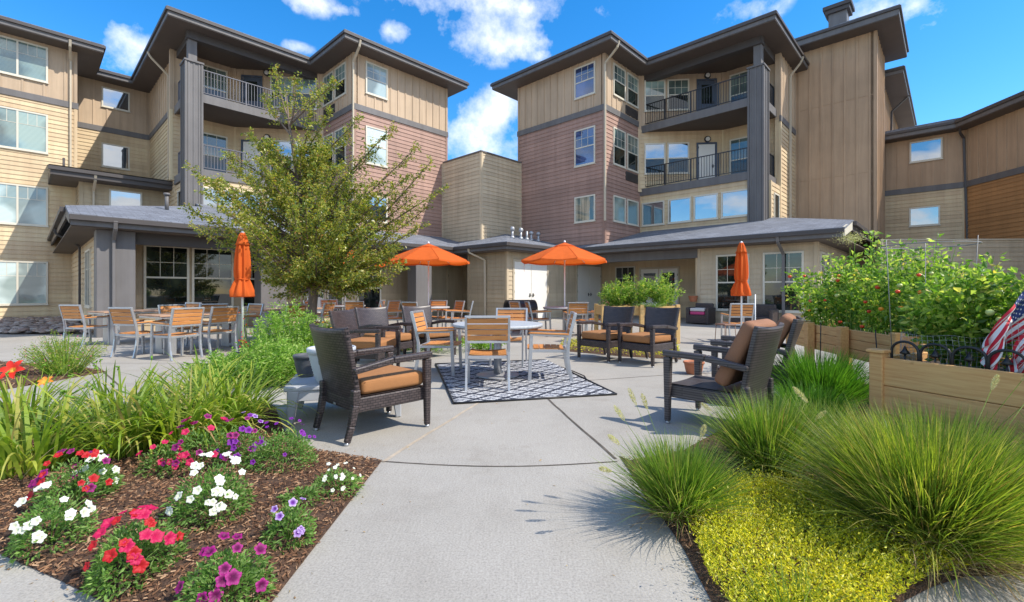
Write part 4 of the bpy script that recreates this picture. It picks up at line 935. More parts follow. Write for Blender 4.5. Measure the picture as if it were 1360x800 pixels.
# umbrellas
def open_umbrella(label, x, y, rz=0, proto=None):
    if proto: return dup(proto, None, (x, y, 0), rz, label)
    t = thing('open_umbrella', label, 'umbrella', (x, y, 0), rz, 'open orange umbrellas')
    Rr = 1.22; zr = 2.03; zt = 2.50
    def prof(r): u = r/Rr; return zt-(zt-zr)*(u**1.15)
    m = MB()
    def can(u, v):
        a = v*2*PI; k = v*8 % 1; chord = math.cos(PI/8)/math.cos((k-.5)*PI/4); r = (.14+(Rr-.14)*u)*(1-(1-chord)*u); sag = -.035*math.sin(PI*k)*u
        return (r*math.cos(a), r*math.sin(a), prof(.14+(Rr-.14)*u)+sag)
    m.grid(can, 8, 64, None, sm=False)
    def val(u, v):
        p = can(1, v); return (p[0]*(1+.004*u), p[1]*(1+.004*u), p[2]-.045*u)
    m.grid(val, 1, 64, None, sm=False)
    c = m.build('canopy', 'canvas_orange', t)
    m = MB()
    for k in range(8): m.tube([tuple(Vector(can(u, k/8))+Vector((0, 0, .003))) for u in (0, .25, .5, .75, 1)], .006, 4)
    m.build('seams', 'canvas_orange', c)
    m = MB(); m.grid(lambda u, v: ((.30*u)*math.cos(v*2*PI), (.30*u)*math.sin(v*2*PI), zt+.035-.115*u), 3, 24); m.build('vent_cap', 'canvas_orange', c)
    m = MB(); m.tube([(0, 0, .03), (0, 0, zt+.02)], .019, 12); m.build('pole', 'white_metal', t)
    m = MB(); m.lathe([(.03, zt+.03), (.035, zt+.05), (.02, zt+.08), (.005, zt+.09)], n=12); m.build('finial', 'white_metal', t)
    for k in range(8):
        a = 2*PI*k/8; m = MB(); cA, sA = math.cos(a), math.sin(a)
        pts = [(r*cA, r*sA, prof(r)-.012) for r in (.05, .4, .8, Rr-.02)]; m.tube(pts, .008, 6); m.build('rib', 'white_metal', t)
        m = MB(); m.tube([(.03*cA, .03*sA, 2.06), (.52*cA, .52*sA, prof(.52)-.02)], .006, 6); m.build('strut', 'white_metal', t)
    m = MB(); m.tube([(0, 0, 2.02), (0, 0, 2.09)], .036, 12); m.build('hub', 'white_metal', t)
    m = MB(); m.grid(lambda u, v: (-Rr*.93+.004*math.sin(9*u), .02+.025*(v-.5), 1.97-.26*u+.02*v), 4, 1, .003); m.build('tie_strap', 'canvas_orange', t)
    m = MB(); m.lathe([(.26, 0), (.27, .02), (.24, .06), (.05, .08), (.03, .3)], n=24); m.build('base', 'metal_dark', t)
    return t
ou = open_umbrella('open orange umbrella in front of the white double doors, right one', 1.46, 12.8, .15)
open_umbrella('open orange umbrella right of the tree, left of the two fully seen', -2.37, 13.1, .4, ou)
open_umbrella('open orange umbrella mostly hidden behind the tree leaves', -5.2, 14.4, .1, ou)
def closed_umbrella(label, x, y, top, bot, proto=None, sc_=1):
    if proto:
        o = dup(proto, None, (x, y, 0), 1.1, label); return o
    t = thing('closed_umbrella', label, 'umbrella', (x, y, 0), 0, 'closed orange umbrellas')
    H = top-bot; mod = lambda ph: (lambda a, i: 1+(.20*math.cos(8*a+ph)+.08*math.sin(5*a+i*.35+ph)+.05*math.sin(13*a))*(1 if i > 1 else .3))
    m = MB(); prof = [(.05, bot+H*.93), (.075, bot+H*.86), (.10, bot+H*.72), (.115, bot+H*.55), (.12, bot+H*.40), (.115, bot+H*.32), (.098, bot+H*.27), (.125, bot+H*.21), (.165, bot+H*.10), (.195, bot+.02), (.185, bot)]
    m.lathe(prof[::-1], n=96, mod=mod(0)); c = m.build('canopy', 'canvas_orange', t)
    m = MB(); m.lathe([(.03, bot+H*.985), (.06, bot+H*.92), (.095, bot+H*.83), (.115, bot+H*.79)][::-1], n=64, mod=mod(.9)); m.build('vent_cap', 'canvas_orange', c)
    m = MB(); m.tube([(.112*math.cos(a), .112*math.sin(a), bot+H*.27+.004*math.sin(3*a)) for a in [2*PI*k/24 for k in range(25)]], .012, 6); m.build('tie_strap', 'canvas_orange', t)
    m = MB(); m.tube([(0, 0, .05), (0, 0, top-.04)], .019, 12); m.build('pole', 'white_metal', t)
    m = MB(); m.lathe([(.03, top-.045), (.034, top-.02), (.018, top), (.004, top+.01)], n=12); m.build('finial', 'white_metal', t)
    m = MB(); m.lathe([(.24, 0), (.25, .02), (.22, .06), (.05, .08), (.03, .3)], n=24); m.build('base', 'metal_dark', t)
    return t
cu = closed_umbrella('closed orange umbrella standing by the long tables on the left', -4.93, 8.45, 2.28, 1.08)
closed_umbrella('closed orange umbrella on the right before the beige wing', 5.07, 10.2, 0, 0, cu)
# rug
def rug():
    t = thing('patterned_rug', 'navy and white patterned outdoor rug under the round table', 'rug', (-.02, 6.38, 0), R(13.5))
    m = MB(); m.grid(lambda u, v: (-.93+1.86*u, -1.34+2.68*v, .012+.003*math.sin(9*u+5*v)+(.012*max(0, u-.97)/.03 if v > .6 else 0)), 24, 30, .008); m.uv = 'plain'; m.build('rug_body', 'rug_weave', t)
    m = MB(); q = .93; r_ = 1.34
    for a, b in (((-q, -r_), (q, -r_)), ((q, -r_), (q, r_)), ((q, r_), (-q, r_)), ((-q, r_), (-q, -r_))): m.tube([(*a, .012), (*b, .012)], .013, 6)
    m.build('binding', 'metal_black', t)
rug()
# cord from the rug's far corner
m = MB(); pts = [g(x, y) for x, y in ((727, 481), (745, 488), (762, 494), (776, 500), (780, 506), (772, 510))]; m.tube([(p[0], p[1], .008) for p in pts], .006, 6)
tag(m.build('electric_cord', 'metal_black'), 'thin black cord lying on the concrete right of the rug', 'cord')
# bench with two pots
t = thing('low_bench', 'low grey plastic bench behind the big wicker armchair, holding two pots', 'bench', (-1.62, 4.55, 0), R(17))
m = MB(); m.bb(-.52, .52, -.35, .35, .30, .345)
m.build('bench_top', 'bench_plastic', t, .012, seg=2); m = MB(); m.bb(-.48, .48, -.335, -.315, .21, .302); m.bb(-.48, .48, .315, .335, .21, .302); m.bb(-.50, -.48, -.30, .30, .21, .302); m.bb(.48, .50, -.30, .30, .21, .302); m.build('apron', 'bench_plastic', t, .004)
for sx in (-1, 1):
    for sy in (-1, 1): m = MB(); m.bar((sx*.44, sy*.29, .302), (sx*.47, sy*.31, 0), .12, .10, w2=.06, h2=.05); m.build('leg', 'bench_plastic', t, .008)
def pot(name, label, x, y, z, r0, r1, h, mat, ribs=0, group=None, plant=None):
    t = thing(name, label, 'flower pot', (x, y, z), 0, group); m = MB(); prof = [(r0*.96, 0), (r0, .01)]
    n = 22 if ribs else 6
    for k in range(1, n): u = k/n; prof.append((r0+(r1-r0)*u**.7+(.004 if (ribs and k % 2) else 0), .01+(h*.82)*u))
    prof += [(r1*1.0, h*.84), (r1*1.07, h*.85), (r1*1.08, h*.98), (r1*1.04, h), (r1*.97, h*.99), (r1*.95, h*.9)]
    m.lathe(prof, n=40); m.build('pot_body', mat, t); m = MB(); m.lathe([(r1*.94, h*.86), (r1*.5, h*.9), (.01, h*.905)], n=20); m.build('soil', 'soil', t); return t
pot('flower_pot', 'pale grey ribbed flower pot on the low bench', -1.68, 4.30, .345, .12, .20, .33, 'pot_white', 1)
pot('flower_pot', 'small charcoal flower pot on the low bench', -2.05, 4.60, .345, .075, .115, .22, 'pot_grey')
pot('flower_pot', 'terracotta pot on the ground seen beyond the arms of the nearest right wicker chair', 2.62, 6.65, 0, .10, .135, .18, 'pot_terracotta')
pot('flower_pot', 'terracotta pot on the ledge left of the beige wing wall', 6.75, 17.2, .78, .11, .16, .22, 'pot_terracotta')
# wicker tub seats on the porch
def tub(label, x, y, deg, w, cushions):
    t = thing('tub_chair', label, 'armchair', (x, y, 0), R(deg), 'dark wicker seats against the right wing'); m = MB(); m.bb(-.34, .34, -w/2, w/2, .04, .34); m.build('seat', 'wicker', t, .02)
    m = MB(); m.bb(-.40, -.26, -w/2-.02, w/2+.02, .30, .74); m.build('backrest', 'wicker', t, .04, seg=2)
    for s in (-1, 1): m = MB(); m.bb(-.34, .36, s*(w/2-.02), s*(w/2+.10), .03, .60); m.build('armrest', 'wicker', t, .03, seg=2)
    for k, c in enumerate(cushions): m = MB(); m.bb(-.22, .34, -w/2+.04, w/2-.04, .345+k*.12, .455+k*.12); m.build('cushion', c, t, .03, seg=2)
tub('dark wicker seat with a pink and a white cushion against the beige wall', 6.75, 16.5, 226, .60, ('cushion_pink', 'cushion_white'))
tub('empty dark wicker loveseat behind the closed right umbrella', 8.0, 15.3, 226, 1.15, ())
t = thing('side_table', 'small pinkish metal side table left of the closed right umbrella', 'side table', (4.95, 10.7, 0), .3)
m = MB(); m.bb(-.16, .16, -.16, .16, .40, .43); m.build('tabletop', 'table_edge', t, .004)
for sx in (-1, 1):
    for sy in (-1, 1): m = MB(); m.tube([(sx*.14, sy*.14, .40), (sx*.16, sy*.16, 0)], .009, 6); m.build('leg', 'table_edge', t)
t = thing('storage_box', 'grey round lidded storage box behind the dark backed chair', 'storage box', (.25, 13.9, 0), .3)
m = MB(); m.bb(-.42, .42, -.30, .30, 0, .62); m.build('body', 'pot_grey', t, .03, seg=2); m = MB()
m.grid(lambda u, v: (-.44+.88*v, -.32*math.cos(PI*u), .62+.28*math.sin(PI*u)), 10, 1, .02); m.build('lid', 'metal_dark', t)
m = MB(); m.bb(-.1, .1, -.335, -.31, .55, .58); m.build('handle', 'steel', t)
# ---------------------------------------------------------------- plants
def unit(v): return v/np.maximum(1e-9, np.linalg.norm(v, axis=-1, keepdims=True))
def leafset(P, D, Ls, Ws, fold=.25, droop=.15, shape=6):
    """leaf-shaped pairs of quads: P base, D direction"""
    n = len(P); D = unit(D); rnd = unit(rng.normal(size=(n, 3))); S = unit(np.cross(D, rnd)); Nn = np.cross(S, D)
    L = Ls[:, None]; Wd = Ws[:, None]
    tip = P+D*L-np.array([0, 0, 1])*L*droop; mid = P+D*L*.45+Nn*L*.02
    l = mid+S*Wd*.5+Nn*Wd*fold; r = mid-S*Wd*.5+Nn*Wd*fold
    V = np.stack([P, l, tip, r, mid], 1).reshape(-1, 3); b = np.arange(n)*5
    Fq = np.concatenate([np.stack([b, b+4, b+2, b+1], 1), np.stack([b, b+3, b+2, b+4], 1)])
    return V, Fq
def blades(base, az, lean, length, width, curl, seg=5, twist=None):
    n = len(base); t = np.linspace(0, 1, seg+1)
    h = np.stack([np.cos(az), np.sin(az), np.zeros(n)], 1); s = np.stack([-np.sin(az), np.cos(az), np.zeros(n)], 1)
    if twist is not None: s = s*np.cos(twist)[:, None]+np.cross(np.array([0, 0, 1.]), s)*np.sin(twist)[:, None]
    pts = [base]; ang = lean.copy(); step = length/seg
    for k in range(seg):
        a = lean+curl*((k+.5)/seg)**1.5; pts.append(pts[-1]+h*(np.sin(a)*step)[:, None]+np.array([0, 0, 1.])*(np.cos(a)*step)[:, None])
    wv = [np.array([.55, .9, 1, .85, .55, .06, .04, .04])[min(7, int(round(k*5/seg)))] for k in range(seg+1)]
    V = []
    for k in range(seg+1):
        wd = (width*wv[k]/2)[:, None]; V.append(pts[k]+s*wd); V.append(pts[k]-s*wd)
    V = np.stack(V, 1); m = 2*(seg+1); b = np.arange(n)*m
    Fq = np.concatenate([np.stack([b+2*k, b+2*k+1, b+2*k+3, b+2*k+2], 1) for k in range(seg)])
    return V.reshape(-1, 3), Fq
def grassclump(label, x, y, r, h, n, mat, wd=.006, wild=1.0, heads=(), z=.03, group='ornamental grass clumps on the right', dry=.24, lo=.05, hi=1.15, name='grass_clump'):
    t = thing(name, label, 'ornamental grass', (x, y, z), 0, group)
    br = r*.28*np.sqrt(rng.uniform(0, 1, n)); ba = rng.uniform(0, 2*PI, n); base = np.stack([br*np.cos(ba), br*np.sin(ba), np.zeros(n)-.02], 1)
    az = ba+rng.normal(0, .55*wild, n); lean = np.clip(rng.beta(1.3, 1.6, n)*hi*(.35+.65*br/(r*.28)), lo*0, 1.3)
    L = h*.92*rng.uniform(.6, 1.1, n)*(1+.15*lean); curl = rng.uniform(.1, 1.0, n)*(.5+.6*lean)
    V, Fq = blades(base, az, lean, L, np.full(n, wd)*rng.uniform(.6, 1.3, n), curl, 6, rng.uniform(0, PI, n)); fast('blades', V, Fq, mat, t)
    k = int(n*dry); base = np.stack([rng.normal(0, r*.18, k), rng.normal(0, r*.18, k), np.zeros(k)], 1); az = rng.uniform(0, 2*PI, k)
    V, Fq = blades(base, az, rng.uniform(.7, 1.5, k), h*rng.uniform(.3, .75, k), np.full(k, wd), rng.uniform(.1, 1.0, k), 5, rng.uniform(0, PI, k)); fast('dead_blades', V, Fq, 'leaf_dry', t)
    for (dx, dy, dz, L_) in heads:
        m = MB(); p0 = Vector((dx*.2, dy*.2, 0)); p1 = Vector((dx, dy, dz)); mid = (p0+p1)/2+Vector((0, 0, .08)); m.tube([p0, mid, p1], .0014, 4)
        st = m.build('stalk', 'leaf_grass', t); d = (p1-mid).normalized()
        q = rng.uniform(0, 1, 260); a = rng.uniform(0, 2*PI, 260); ax = np.array(d); o1 = unit(np.cross(ax, [0, 0, 1.01]) if abs(ax[2]) < .99 else np.array([1., 0, 0])); o2 = np.cross(ax, o1)
        rad = .012*np.sin(PI*np.clip(q*.92+.06, 0, 1))**.6; rd = o1*np.cos(a)[:, None]+o2*np.sin(a)[:, None]
        P = np.array(p1)+ax*(q*L_)[:, None]+rd*(rad*.2)[:, None]; V, Fq = leafset(P, rd+ax*.9, rad*1.6, np.full(260, .0022), 0, 0); fast('seed_head', V, Fq, 'seed_head', st)
    return t
G = 'leaf_grass'
hd = [(-.30, -.05, .50, .10), (-.22, .03, .56, .10), (-.34, -.12, .40, .09), (-.40, -.2, .3, .08), (.02, -.22, .47, .08), (-.14, .1, .52, .09)]
grassclump('small grass clump at the edge of the concrete path with buff seed heads', .88, 2.42, .31, .44, 2300, G, .0045, 1.0, hd)
grassclump('bright green grass clump in front of the nearest right wicker chair', 1.66, 2.98, .38, .56, 2300, G, .005, 1.0, [(.1, -.3, .42, .09), (-.35, .05, .38, .08)])
grassclump('largest grass clump, golden green, in the lower right corner', 1.95, 2.16, .58, .65, 7000, 'leaf_grass_gold', .0045, 1.0, [(-.5, .1, .62, .1), (.5, .2, .66, .1), (.62, .1, .7, .12)], hi=1.25)
grassclump('lush green grass clump behind the right wicker chairs', 3.05, 4.55, .6, .66, 3200, 'leaf_grass_green', .006, .9)
grassclump('dark green grass clump beside the cedar post of the near raised bed', 2.55, 4.0, .45, .42, 1500, 'leaf_grass_green', .006)
grassclump('long loose grass clump in front of the near raised bed boards', 2.62, 2.8, .5, .50, 1500, G, .0045, 1.3, [(.25, -.2, .66, .09), (.32, -.22, .6, .1)])
grassclump('grass clump between the small clump and the raised bed', 2.2, 3.3, .4, .46, 1300, G, .005)
grassclump('thin wisps of grass at the very bottom edge of the gold ground cover', .99, 1.62, .3, .24, 120, G, .004, 1.0)
grassclump('grass clump cut by the right edge of the picture', 3.0, 2.3, .45, .58, 1500, G, .005)
# golden ground cover
def goldcover():
    pts = [g(*p) for p in ((912, 690), (940, 650), (1010, 650), (1090, 660), (1150, 720), (1210, 745), (1360, 735), (1500, 745), (1500, 770), (1362, 764), (1300, 763), (1240, 776), (1205, 795), (1130, 860), (1040, 890), (950, 798))]
    ns = 7200; x, y = scatter(pts, ns); e = edge_d(pts, x, y); cl = .5+.5*np.sin(23*x+3*np.sin(19*y))*np.sin(21*y+2*np.sin(13*x)); keep = rng.uniform(0, 1, ns) < np.clip(.35+cl*.8+e*0, 0, 1)
    x, y, e, cl = x[keep], y[keep], e[keep], cl[keep]; ns = len(x); H = (.035+.06*cl)*np.clip(.35+e/.12, 0, 1)*rng.uniform(.7, 1.3, ns)+.02
    lean = rng.normal(0, .45, (ns, 2)); PL = []; DL = []; H = H*(1+.9*(rng.uniform(0, 1, ns) > .93))
    for q in range(9):
        u = (q+.5)/9; a = 2.4*q+rng.uniform(0, 6.3, ns); p = np.stack([x+lean[:, 0]*H*u, y+lean[:, 1]*H*u, .035+H*u], 1); PL.append(p)
        DL.append(np.stack([np.cos(a)+lean[:, 0]*.5, np.sin(a)+lean[:, 1]*.5, rng.uniform(.2, .9, ns)+u*.6], 1))
    P = np.concatenate(PL); D = np.concatenate(DL); n = len(P); V1, F1 = leafset(P, D, rng.uniform(.010, .022, n), rng.uniform(.004, .008, n), .2, .1)
    tag(fast('gold_ground_cover', V1, F1, 'leaf_gold'), 'low golden yellow ground cover spreading between the grasses', 'ground cover', kind='stuff')
    pts = BED5; n = 5000; x, y = scatter(pts, n); P = np.stack([x, y, rng.uniform(.01, .13, n)], 1); D = np.stack([rng.normal(0, .7, n), rng.normal(0, .7, n), rng.uniform(.2, 1.2, n)], 1)
    V1, F1 = leafset(P, D, rng.uniform(.02, .045, n), rng.uniform(.01, .02, n), .2, 0); tag(fast('yellow_flower_strip', V1, F1, 'leaf_gold'), 'strip of yellow flowers behind the wicker armchair pair', 'flowers', kind='stuff')
goldcover()
# day lilies
def lily(label, x, y, r, h, n, blooms=()):
    t = thing('daylily_clump', label, 'daylily', (x, y, .03), 0, 'daylily clumps on the left'); ba = rng.uniform(0, 2*PI, n); br = r*.45*np.sqrt(rng.uniform(0, 1, n))
    base = np.stack([br*np.cos(ba), br*np.sin(ba), np.zeros(n)], 1); az = ba+rng.normal(0, .5, n)
    V, Fq = blades(base, az, rng.uniform(.03, .75, n), h*rng.uniform(.75, 1.5, n), rng.uniform(.014, .028, n), rng.uniform(.5, 2.2, n), 7, rng.normal(0, .5, n)); fast('leaves', V, Fq, 'leaf_lily', t)
    k = n//9; base = np.stack([rng.normal(0, r*.25, k), rng.normal(0, r*.25, k), np.zeros(k)], 1)
    V, Fq = blades(base, rng.uniform(0, 2*PI, k), rng.uniform(.5, 1.3, k), h*rng.uniform(.4, .9, k), np.full(k, .01), rng.uniform(.2, 1.5, k), 5, rng.uniform(0, 3, k)); fast('dead_leaves', V, Fq, 'leaf_dry', t)
    for q in range(4):
        a = random.uniform(0, 6.3); m = MB(); p = Vector((math.cos(a)*r*.3, math.sin(a)*r*.3, 0)); e = p*1.7+Vector((0, 0, h*random.uniform(.95, 1.2))); m.tube([p, (p+e)/2+Vector((0, 0, .05)), e], [.004, .0035, .002], 5); st = m.build('stalk', 'leaf_lily', t)
        m = MB()
        for c in range(3): o = Vector((random.uniform(-.03, .03), random.uniform(-.03, .03), random.uniform(-.03, .02))); m.tube([e, e+o*.6, e+o], [.003, .008, .002], 6)
        m.build('seed_pods', 'leaf_bush', st)
    for (bx, by, bz, mat, sz, tx) in blooms:
        m = MB(); m.tube([(bx*.5, by*.5, 0), (bx*.8, by*.9, bz*.6), (bx, by, bz)], [.006, .005, .004], 6); m.build('stalk', 'leaf_lily', t)
        m = MB()
        for k in range(6):
            a = k*PI/3+.3
            def pt(u, v, a=a): rr = sz*(u**.9); w_ = sz*.26*math.sin(PI*min(1, u*.93+.05))*(v-.5)*2; zz = sz*(.38*math.sin(u*2.2)-.1*u*u); return (rr*math.cos(a)-w_*math.sin(a), rr*math.sin(a)+w_*math.cos(a), zz+abs(v-.5)*.012)
            m.grid(pt, 6, 2)
        o = m.build('blossom', mat, t, loc=(bx, by, bz)); o.rotation_euler = (tx, .25, 0)
lily('daylily clump farthest left with one big red star shaped flower', -3.1, 2.95, .42, .50, 170, [(-.62, .50, .57, 'petal_scarlet', .085, 1.0), (-.28, .40, .50, 'petal_orange', .05, .7)])
for lb, x, y, n in (('daylily clump just right of the red lily flower', -2.78, 3.3, 190), ('daylily clump in the middle of the row, tallest', -2.45, 3.45, 200), ('daylily clump left of the low bench', -2.32, 3.62, 170),
    ('daylily clump nearest the low bench leg', -2.42, 4.0, 100), ('daylily clump at the left picture edge, set back', -3.85, 3.55, 170), ('daylily clump behind the tallest one', -3.25, 3.85, 150), ('daylily clump behind, towards the bright green shrub', -2.85, 4.3, 130)): lily(lb, x, y, .40, .50, n)
# petunias
def bloom_mesh(mat, sz):
    m = MB()
    def pt(u, v):
        a = v*2*PI; r = sz*(u**.8)*(1+.13*math.cos(5*a)*u+.03*math.sin(13*a)*u); z = -.45*sz*(1-u)**2+(.07*math.sin(10*a+.7)+.05*math.sin(17*a))*sz*u*u-.12*sz*u**3; return (r*math.cos(a), r*math.sin(a), z)
    m.grid(pt, 5, 40); m.tube([(0, 0, -.44*sz), (0, 0, -1.0*sz)], [.10*sz, .05*sz], 5); return m
BM = {}
def petunia(label, px, py, wpx, hm, spec, n=800, size=.026, leafn=1.0, name='petunia_plant'):
    hm *= 1.22; n = int(n*1.25)
    x, y = g(px, py, .03); r = wpx/2/F*y; t = thing(name, label, 'petunia', (x, y, .03), random.uniform(0, 6), None)
    k = int(n*leafn); th = rng.uniform(0, 2*PI, k); ph = np.arccos(rng.uniform(0, 1, k)); rr = rng.uniform(.35, 1, k)**.5
    lump = 1+.22*np.sin(3*th+px)*np.sin(2*ph)
    P = np.stack([r*rr*np.sin(ph)*np.cos(th)*lump, r*rr*np.sin(ph)*np.sin(th)*lump, hm*.85*rr*np.cos(ph)], 1)
    D = unit(P*np.array([1, 1, .8]))+rng.normal(0, .55, (k, 3)); V, Fq = leafset(P, D, rng.uniform(.016, .036, k), rng.uniform(.006, .013, k), .2, .1); fast('foliage', V, Fq, 'leaf_petunia', t)
    m = MB()
    for q in range(14): a = random.uniform(0, 6.3); e = (r*.8*math.cos(a), r*.8*math.sin(a), hm*random.uniform(.2, .8)); m.tube([(0, 0, 0), (e[0]*.4, e[1]*.4, e[2]*.7), e], .002, 4)
    m.build('stems', 'leaf_petunia', t)
    rz = t.rotation_euler.z; cl = Vector((0-x, 0-y, 0)); cl = Matrix.Rotation(-rz, 3, 'Z') @ cl; ca = math.atan2(cl.y, cl.x)
    for mat, cnt in spec:
        for q in range(int(cnt*1.45)):
            a = ca+random.gauss(0, 1.0) if random.random() < .75 else random.uniform(0, 6.3); p_ = math.acos(random.uniform(.22, 1)) if abs((a-ca+PI) % (2*PI)-PI) < 1.6 else math.acos(random.uniform(.72, 1))
            d = Vector((math.sin(p_)*math.cos(a), math.sin(p_)*math.sin(a), math.cos(p_))); pos = Vector((d.x*r*1.02, d.y*r*1.02, d.z*hm*1.05+.025))
            if mat not in BM: b = bloom_mesh(mat, .03).build('blossom', mat, t); BM[mat] = b.data
            else: b = bpy.data.objects.new('blossom', BM[mat]); col.objects.link(b); b.parent = t
            b.location = pos; fz = (d+Vector((cl.x, cl.y, 0)).normalized()*.5+Vector((random.uniform(-.4, .4), random.uniform(-.4, .4), .25))).normalized()
            b.rotation_euler = fz.to_track_quat('Z', 'Y').to_euler(); sc_ = size/.03*random.uniform(.55, .95); b.scale = (sc_,)*3
petunia('white petunia plant at the far left of the bed', 68, 722, 86, .20, (('petal_white', 12),))
petunia('petunia plant with red and magenta flowers behind the leftmost white one', 98, 672, 84, .24, (('petal_red', 9), ('petal_magenta', 6)))
petunia('white and magenta petunia plant beside the red and magenta one', 128, 655, 56, .17, (('petal_white', 8), ('petal_magenta', 3)))
petunia('red and hot pink petunia plant nearest the lower left concrete edge', 180, 762, 104, .19, (('petal_red', 8), ('petal_pink', 9)), 1500, .027)
petunia('big white petunia plant in the middle of the bed', 282, 690, 100, .25, (('petal_white', 20),), 1600, .024)
petunia('magenta petunia plant at the bottom beside the concrete path', 300, 800, 108, .17, (('petal_magenta', 9),), 1300, .028)
petunia('small violet and white veined petunia plant near the path edge', 384, 718, 62, .15, (('petal_violet', 5),), 650, .020)
petunia('small flowered white petunia plant at the bed corner by the path', 446, 650, 66, .10, (('petal_white', 14),), 520, .0135)
petunia('leafy purple petunia plant in front of the low bench', 374, 622, 92, .24, (('petal_purple', 9),), 1500, .020)
petunia('deep purple petunia plant left of the leafy one', 322, 618, 66, .26, (('petal_purple', 9), ('petal_violet', 4), ('petal_magenta', 5)), 700, .024)
petunia('spreading pink petunia plant at the foot of the daylilies', 268, 622, 96, .26, (('petal_pink', 10), ('petal_magenta', 9)), 900, .024)
petunia('sparse pink petunia plant left of the spreading pink one', 216, 628, 60, .17, (('petal_pink', 6),), 420, .022)
petunia('seedling of green leaves between red and magenta petunias', 232, 722, 34, .04, (), 160)
petunia('low leafy petunia with no open flowers behind the violet one', 400, 672, 52, .09, (), 420)
# generic shrubs built from stems with leaves
def shrub(name, label, cat, x, y, r, h, ns, nl, mat, L=(.02, .045), Wd=.4, spread=.9, group=None, z=.03, flowers=None, stemmat='leaf_bush', up=.5, rz=None, sx=1, dens=.15, rot=0):
    t = thing(name, label, cat, (x, y, z), rot, group); P = []; D = []; m = MB()
    for k in range(ns):
        a = random.uniform(0, 2*PI); q = math.sqrt(random.random()); e = Vector((r*q*math.cos(a)*sx, r*q*math.sin(a), h*(1-.45*q*q)*random.uniform(.72, 1.1))); b = Vector((e.x*.35, e.y*.35, 0)); c = Vector((e.x*.6, e.y*.6, e.z*.6))
        pts = [b*(1-u)**2+c*2*u*(1-u)+e*u*u for u in [i/5 for i in range(6)]]; m.tube(pts, [.005*(1-.7*i/5) for i in range(6)], 4, False)
        for i in range(nl):
            u = dens+(1-dens)*random.random(); p = b*(1-u)**2+c*2*u*(1-u)+e*u*u; tan = (2*(1-u)*(c-b)+2*u*(e-c)).normalized(); s = Vector((random.gauss(0, 1), random.gauss(0, 1), random.gauss(.15, .6))).normalized()
            P.append(p+s*random.uniform(0, .05)); D.append(tan*up+s)
    P = np.array(P); D = np.array(D); n = len(P); l = rng.uniform(*L, n); V, Fq = leafset(P, D, l, l*Wd*rng.uniform(.8, 1.2, n)); fast('foliage', V, Fq, mat, t); m.build('stems', stemmat, t)
    if flowers:
        mt_, cnt, sz = flowers; i = rng.integers(0, n, cnt); q = P[i]+rng.normal(0, .01, (cnt, 3)); q[:, 2] += .01
        V, Fq = leafset(q, rng.normal(0, 1, (cnt, 3))+np.array([0, 0, .8]), np.full(cnt, sz), np.full(cnt, sz*.7)); fast('blossoms', V, Fq, mt_, t)
    return t
SG = 'bright green shrubs beside the grey pots'
shrub('leafy_shrub', 'bright green leafy shrub directly left of the charcoal pot', 'shrub', -3.0, 5.75, .48, .62, 110, 60, 'leaf_bush', (.03, .065), .32, group=SG, stemmat='leaf_bush')
shrub('leafy_shrub', 'tallest bright green shrub in front of the tree trunk', 'shrub', -3.2, 6.7, .55, 1.02, 110, 62, 'leaf_bush', (.035, .07), .32, group=SG)
shrub('leafy_shrub', 'lower spreading green shrub with pale leaves at its left, left of the tall one', 'shrub', -3.55, 5.8, .52, .42, 110, 50, 'leaf_bush', (.03, .06), .35, group=SG)
shrub('leafy_shrub', 'green plants showing under the row of wicker armchairs', 'shrub', -2.0, 9.2, .9, .32, 90, 40, 'leaf_bush', (.03, .06), .45, sx=1.6)
shrub('leafy_shrub', 'low green plant seen between rug table chairs, behind the left chair', 'shrub', -.55, 9.2, .55, .24, 50, 40, 'leaf_bush', (.03, .06), .45)
shrub('flowering_perennial', 'tall thin orange flowered stems behind the wicker armchairs, right of the tree', 'perennial', -3.3, 8.6, .65, .72, 60, 22, 'leaf_lily', (.03, .07), .25, flowers=('petal_orange', 26, .06))
shrub('flowering_perennial', 'thin stems with small red flowers by the closed left umbrella pole', 'perennial', -4.85, 8.35, .12, 1.1, 7, 6, 'leaf_bush', (.03, .05), .3, flowers=('petal_scarlet', 22, .045))
shrub('pink_sage_shrub', 'small shrub with tiny pink flowers in the left mulch island', 'shrub', -6.25, 6.45, .50, .58, 150, 45, 'leaf_lily', (.012, .03), .45, flowers=('petal_rose', 110, .022))
